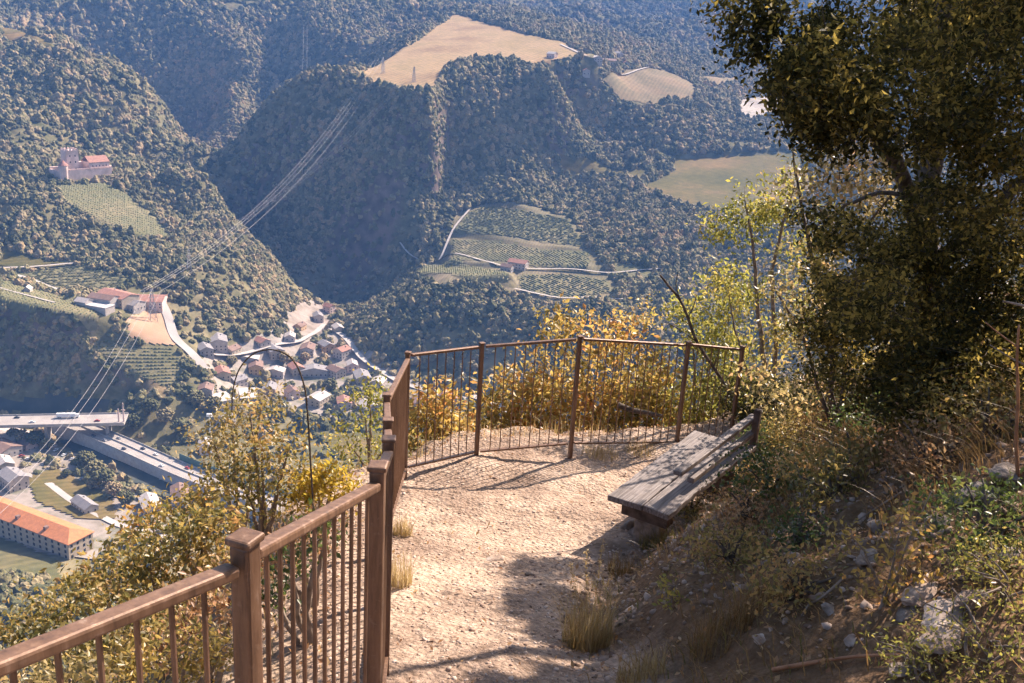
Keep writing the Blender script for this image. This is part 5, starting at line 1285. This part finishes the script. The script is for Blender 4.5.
# low evergreens under the tree and behind the bench
def bush(lab, px, py, r, h, ml, n, size, seed, nleaf=26, cl=.06, group='low bushes on the bank', mb='bark', keep=.3, name='bush'):
    p = UB(px, py); tops = [p+Vector((random.uniform(-r, r)*.6, random.uniform(-r, r)*.6, h*random.uniform(.5, .95))) for _ in range(6)]
    return plant(name, lab, 'bush', stemfan(p, tops, .01), [((p.x, p.y, p.z+h*.45), (r, r, h*.5), int(n*1.6))], cl, nleaf, size, M[ml], M[mb], seed, group, names=('stems', 'foliage'), twig=.0025, keep=keep)
for i, a in enumerate([('low dark bush in front of the evergreen trunk', 925, 428, .38, .42, 'lf_canopy', 60, .035), ('dark bush under the trunk of the evergreen tree', 900, 392, .45, .5, 'lf_dark', 60, .04), ('dark bush right of the evergreen trunk', 975, 372, .5, .6, 'lf_dark', 70, .04), ('dark bush against the right edge beneath the thick limb', 1035, 365, .5, .7, 'lf_dark', 70, .04),
   ('dark green bush at the foot of the thicket tree', 835, 412, .40, .5, 'lf_dark', 60, .04), ('dark bush behind the far end of the bench', 775, 430, .32, .55, 'lf_dark', 55, .04), ('dark bush beside the last railing post', 745, 425, .28, .5, 'lf_dark', 34, .04),
   ('green sprig with large leaves in front of the dark bushes', 885, 405, .14, .28, 'lf_green', 9, .06),
   ('olive weeds crowding the right side of the bench', 735, 480, .26, .26, 'lf_olive', 30, .03), ('olive weeds at the near corner of the bench', 690, 515, .20, .18, 'lf_olive', 22, .03), ('green weeds in the middle of the shaded bank', 770, 500, .30, .26, 'lf_green', 34, .032),
   ('weeds under the dark bushes, right of the bench back', 800, 455, .34, .3, 'lf_olive', 40, .032), ('leafy green weeds reaching over the near backrest end', 712, 468, .16, .22, 'lf_green', 18, .03), ('green weeds between the bench back and the dark bush', 760, 452, .22, .26, 'lf_green', 26, .032), ('rusty brown weeds on the slope right of the bench', 750, 525, .22, .2, 'lf_brown', 22, .028), ('olive weeds in the middle of the grassy bank', 850, 470, .3, .2, 'lf_olive', 30, .03), ('brown weeds on the grassy bank below the dark bush', 930, 470, .3, .18, 'lf_brown', 26, .028), ('green weeds below the evergreen trunk', 880, 440, .34, .28, 'lf_green', 38, .032), ('low green weeds above the bank scree', 830, 500, .3, .22, 'lf_olive', 30, .03), ('low weeds near the right edge above the pale stones', 985, 440, .3, .25, 'lf_olive', 26, .03),
   ('dark weeds between the pale stones and the yellow sapling', 985, 545, .28, .22, 'lf_green', 34, .026), ('rust tinted weed right of the green seedling', 730, 565, .2, .18, 'lf_olive', 20, .028), ('green weed left of the bank scree', 800, 545, .14, .14, 'lf_green', 14, .026), ('green weed in the lower middle of the bank', 800, 600, .2, .16, 'lf_olive', 22, .026)]):
    bush(*a, seed=40+i, keep=.3)
def creeper(lab, px, py, r, seed, n=55, ml='lf_lime', size=.018):
    p = UB(px, py); return plant('creeper', lab, 'creeper', stemfan(p, [p+Vector((random.uniform(-r, r), random.uniform(-r, r)*.8, .09)) for _ in range(7)], .006), [((p.x, p.y, p.z+.05), (r, r*.9, .07), n)], .035, 13, size, M[ml], M['barkpale'], seed, 'creeping plants on the lower bank', names=('stems', 'foliage'), twig=.002, keep=.5)
for i, a in enumerate([('yellow green creeping plant filling the lower right corner', 985, 650, .26), ('yellow green creeping plant against the right edge above the corner', 1015, 600, .24), ('creeping plant at the lower edge left of the corner', 925, 672, .18), ('low yellow plant between the tan slabs and the right edge', 990, 575, .16)]):
    creeper(*a, seed=70+i)
# yellow sapling with larger leaves above the scree
p = UB(885, 605); plant('yellow_sapling', 'sunlit yellow sapling standing among the bank stones', 'sapling', stemfan(p, [UB(885,605)+Vector((dx, dy, h)) for dx, dy, h in ((-.12,0,.20),(.02,.05,.34),(.12,.08,.42),(0,-.05,.15),(-.2,.05,.3))], .006),
   [((p.x-.05, p.y, p.z+.14), (.18,.14,.10), 26), ((p.x+.08, p.y+.06, p.z+.30), (.12,.1,.14), 16), ((p.x-.16, p.y+.04, p.z+.26), (.12,.1,.05), 10)], .04, 9, .030, M['lf_gold'], M['barkpale'], 81, names=('stems', 'foliage'), twig=.002, keep=.4, pruned=False)
p = UB(668, 612); plant('seedling', 'small lime green seedling at the foot of the bank', 'seedling', stemfan(p, [p+Vector((-.03,0,.14)), p+Vector((.04,.02,.17)), p+Vector((0,0,.08))], .004), [((p.x, p.y, p.z+.10), (.07,.06,.08), 12)], .02, 9, .028, M['lf_lime'], M['barkpale'], 82, names=('stems', 'foliage'), twig=.0015, pruned=False)
p = UB(705, 570); plant('rusty_seedling', 'small rusty orange seedling above the lime green one', 'seedling', stemfan(p, [p+Vector((-.03,0,.12)), p+Vector((.05,.02,.15))], .004), [((p.x, p.y, p.z+.10), (.08,.06,.06), 10)], .02, 9, .028, M['lf_brown'], M['barkpale'], 83, names=('stems', 'foliage'), twig=.0015, pruned=False)

# grass ------------------------------------------------------------
def blades(name, X, Y, Z, h, rng, m, label, cat, parent=None, lean=.5, w=.004, kind='stuff', group=None, ldir=None):
    n = len(X); a = rng.uniform(0, 6.28, n); ln = np.abs(rng.normal(0, lean, n)); dx, dy = np.cos(a)*ln, np.sin(a)*ln
    if ldir is not None: dx = dx*.6+ldir[0]; dy = dy*.6+ldir[1]
    px_, py_ = -np.sin(a)*w, np.cos(a)*w; ts = (0, .4, .75, 1); V = []
    for i, t in enumerate(ts):
        cx_ = X+dx*h*t*t; cy_ = Y+dy*h*t*t; cz = Z+h*t*(1-.25*t*(ln+ (0 if ldir is None else .5))); k = 1-t*.85
        V += [np.stack([cx_-px_*k, cy_-py_*k, cz], -1), np.stack([cx_+px_*k, cy_+py_*k, cz], -1)]
    V = np.stack(V, 1).reshape(-1, 3); b = np.arange(n)*8
    Fq = np.concatenate([np.stack([b+2*i, b+2*i+1, b+2*i+3, b+2*i+2], -1) for i in range(3)])
    return tag(np_mesh(name, V, Fq, m, parent), label, cat, group, kind)
M['g_dry'] = leafmat('dry straw grass', [(.1, (.20,.13,.05)), (.5, (.34,.24,.10)), (.9, (.46,.36,.19))], .4)
M['g_brown'] = leafmat('brown bank grass', [(.1, (.10,.06,.022)), (.5, (.23,.135,.05)), (.9, (.32,.21,.09))], .35)
M['g_green'] = leafmat('green bank grass', [(.1, (.06,.065,.02)), (.5, (.13,.12,.035)), (.9, (.24,.18,.06))], .4)
rng = np.random.default_rng(12)
def bank_pts(n, f):
    x = rng.uniform(.4, 7, n); y = rng.uniform(1.5, 10, n); xt = lerp(*TOE, y); z = local_h(x, y)[0]; px_, py_ = proj(np.stack([x, y, z], -1)); k = (x > xt-.05) & (rng.random(n) < f(x, y, px_, py_)); return x[k], y[k]
x, y = bank_pts(70000, lambda x, y, a, b: np.where(b < 525, .75, .18)*sstep(.35, .55, fbm(x, y, .7, 3, 88)*.5+.5))
blades('dry_grass', x, y, HN(x, y), rng.uniform(.06, .26, len(x)), rng, M['g_brown'], 'shaded brown grass hanging over the bank', 'grass', w=.0028, ldir=(-.7, -.1))
x, y = bank_pts(40000, lambda x, y, a, b: np.where(b < 560, .5, .2)*sstep(.45, .6, fbm(x, y, .5, 3, 89)*.5+.5))
blades('green_grass', x, y, HN(x, y), rng.uniform(.04, .16, len(x)), rng, M['g_green'], 'short green grass between the bank plants', 'grass', w=.003, ldir=(-.3, -.1))
# grass and dry leaves outside the railing
n = 42000; x = rng.uniform(-6, 5, n); y = rng.uniform(.8, 13, n); d, _ = edge_dist(x, y); k = (d > .12) & (rng.random(n) < .75*sstep(.4, .6, fbm(x, y, .8, 3, 90)*.5+.5)) & (d < 3.2); x, y = x[k], y[k]
blades('slope_grass', x, y, HN(x, y), rng.uniform(.05, .25, len(x)), rng, M['g_dry'], 'straw coloured grass on the slope outside the railing', 'grass', w=.003)
n = 22000; x = rng.uniform(-4, 6, n); y = rng.uniform(1.2, 9.5, n); k = rng.random(n) < np.where(x > lerp(*TOE, y)-.2, .8, .10)*1.0; k |= edge_dist(x, y)[0] > 0; x, y = x[k], y[k]
tag(leaf_mesh('leaf_litter', np.stack([x, y, HN(x, y)+.012], -1), .035, rng, M['lf_brown'], None, droop=0, upw=4), 'fallen brown leaves scattered on the ground', 'leaves', kind='stuff')
def tuft(lab, px, py, r, h, n, m, seed, plume=False, name='grass_tuft', lean=.45):
    p = UB(px, py); rg = np.random.default_rng(seed); a = rg.uniform(0, 6.28, n); q = r*np.sqrt(rg.random(n))
    x = p.x+q*np.cos(a); y = p.y+q*np.sin(a); z = HN(x, y)
    o = blades(name, x, y, z, h*rg.uniform(.35, 1, n), rg, M[m], lab, 'grass', lean=lean, w=.0022, kind=None, group='grass tufts'); return o
for i, a in enumerate([('tall dry grass tuft with upright stalks at the edge of the path', 588, 648, .13, .34, 420, 'g_dry'), ('yellow grass tuft hugging the railing post, the upper of two', 402, 535, .07, .17, 160, 'g_dry'), ('yellow grass tuft against the railing, the lower of two', 396, 585, .09, .22, 220, 'g_dry'),
    ('low grass tuft at the platform edge under the middle of the railing', 600, 456, .16, .14, 200, 'g_dry'), ('little grass tuft between bench and railing', 640, 452, .14, .14, 160, 'g_dry'), ('grass tuft at the near foot of the bench', 655, 545, .12, .18, 220, 'g_green'),
    ('thin grass tuft left of the green seedling', 620, 575, .09, .18, 140, 'g_brown'), ('dry tuft at the bottom edge right of the tall tuft', 640, 678, .10, .16, 200, 'g_dry'), ('brown tuft above the fallen root', 720, 640, .12, .2, 240, 'g_brown'), ('orange brown grass tuft behind the bench back', 770, 445, .18, .3, 300, 'g_dry'),
    ('brown tuft in the middle of the lower bank', 760, 610, .12, .2, 220, 'g_brown')]): tuft(*a, seed=100+i)
# tall plumes rising from the dry tuft
p = UB(588, 640); r = empty('grass_stalks', p, 0, 'reddish seeding grass stalks standing above the tall dry tuft', 'grass'); 
for i, (dx, h) in enumerate(((-.05, .50), (.03, .56), (.10, .50), (-.12, .42))):
    m = MB().tube([(dx*.2, 0, 0), (dx*.6, 0, h*.5), (dx, .02, h)], [.0022, .0018, .001], 4); m.build('stalk', M['g_dry'], r)
    rg = np.random.default_rng(i); t = rg.uniform(.55, 1, 70); P = np.stack([dx*(.2+.8*t)+rg.normal(0, .006, 70), rg.normal(0, .006, 70), h*t], -1); leaf_mesh('seed_head', P, .018, rg, M['g_dry'], r, droop=-1.5, width=.3)
# bramble arch, dead branch, red stem, root
def wire(name, lab, cat, pts, rad, m, leaves=None):
    pts = [Vector(p) for p in pts]; fine = []
    for i in range(len(pts)-1):
        p0 = pts[max(i-1, 0)]; p1 = pts[i]; p2 = pts[i+1]; p3 = pts[min(i+2, len(pts)-1)]
        for k in range(5):
            t = k/5; fine.append(.5*((2*p1)+(p2-p0)*t+(2*p0-5*p1+4*p2-p3)*t*t+(3*p1-p0-3*p2+p3)*t*t*t))
    fine.append(pts[-1]); n = len(fine); o = MB().tube(fine, [rad*(1-.5*i/n) for i in range(n)], 6).build(name, m, smooth=True); return tag(o, lab, cat)
wire('bramble_arch', 'bare dark bramble stem arching over the village', 'bramble', [Uy(a, b, 5.2) for a, b in ((314,520),(311,470),(308,420),(304,385),(293,360),(275,350),(255,353),(240,368),(233,390),(232,412))], .0065, M['bark'])
wire('dead_branch', 'bare dark branch crossing the right end of the railing', 'branch', [Uy(a, b, 9.35) for a, b in ((742,420),(728,390),(712,365),(697,342),(688,318),(680,300),(668,285),(660,275))], .02, M['bark'])
for a in (((680,300),(676,285),(678,272)), ((697,342),(680,330),(665,322)), ((688,318),(694,305),(696,296))): wire('dead_twig', {680:'short twig forking upward from the bare branch', 697:'twig pointing left from the bare branch', 688:'twig pointing up beside the bare branch'}[a[0][0]], 'branch', [Uy(u, v, 9.35) for u, v in a], .006, M['bark'])
wire('fallen_log', 'short dark dead branch lying in the golden shrub behind the railing', 'branch', [Uy(a, b, 9.2) for a, b in ((618,405),(632,410),(648,413),(662,416))], .035, M['bark'])
M['redstem'] = noisy('reddish stem', (.26,.12,.06), (.40,.2,.1), 20, .6)
p = UB(1018, 478); yy = p.y
wire('upright_shoot', 'thin reddish stem standing upright at the right edge', 'stem', [p, Uy(1016, 440, yy), Uy(1018, 400, yy), Uy(1017, 360, yy), Uy(1019, 325, yy)], .008, M['redstem'])
wire('slanting_twig', 'red twig slanting from the upright stem toward the upper left', 'stem', [Uy(1019, 348, yy), Uy(1005, 338, yy), Uy(985, 322, yy)], .004, M['redstem'])
wire('pale_twig', 'pale broken twig end poking in from the right edge', 'stem', [Uy(1040, 312, yy), Uy(1024, 306, yy), Uy(1003, 301, yy)], .007, M['barkpale'])
wire('grey_twig', 'grey twig slanting across the upright red stem', 'stem', [Uy(1030, 368, yy), Uy(1008, 356, yy), Uy(990, 345, yy)], .004, M['barkpale'])
q = [UB(a, b)+Vector((0, 0, .02)) for a, b in ((772,676),(800,672),(830,668),(862,664),(905,662))]
wire('fallen_root', 'long brown root lying along the lower edge of the bank', 'root', q, .009, M['redstem'])
q = [UB(a, b)+Vector((0, 0, .03)) for a, b in ((845,585),(820,605),(808,612),(800,625))]
wire('fallen_twig', 'pale bare twig lying on the bank below the scree', 'twig', q, .006, M['barkpale'])
q = [UB(a, b)+Vector((0, 0, .03)) for a, b in ((900,500),(870,520),(845,535))]
wire('dry_twig', 'thin grey twig lying on the upper bank scree', 'twig', q, .005, M['barkpale'])
print('near', time.time()-T0)
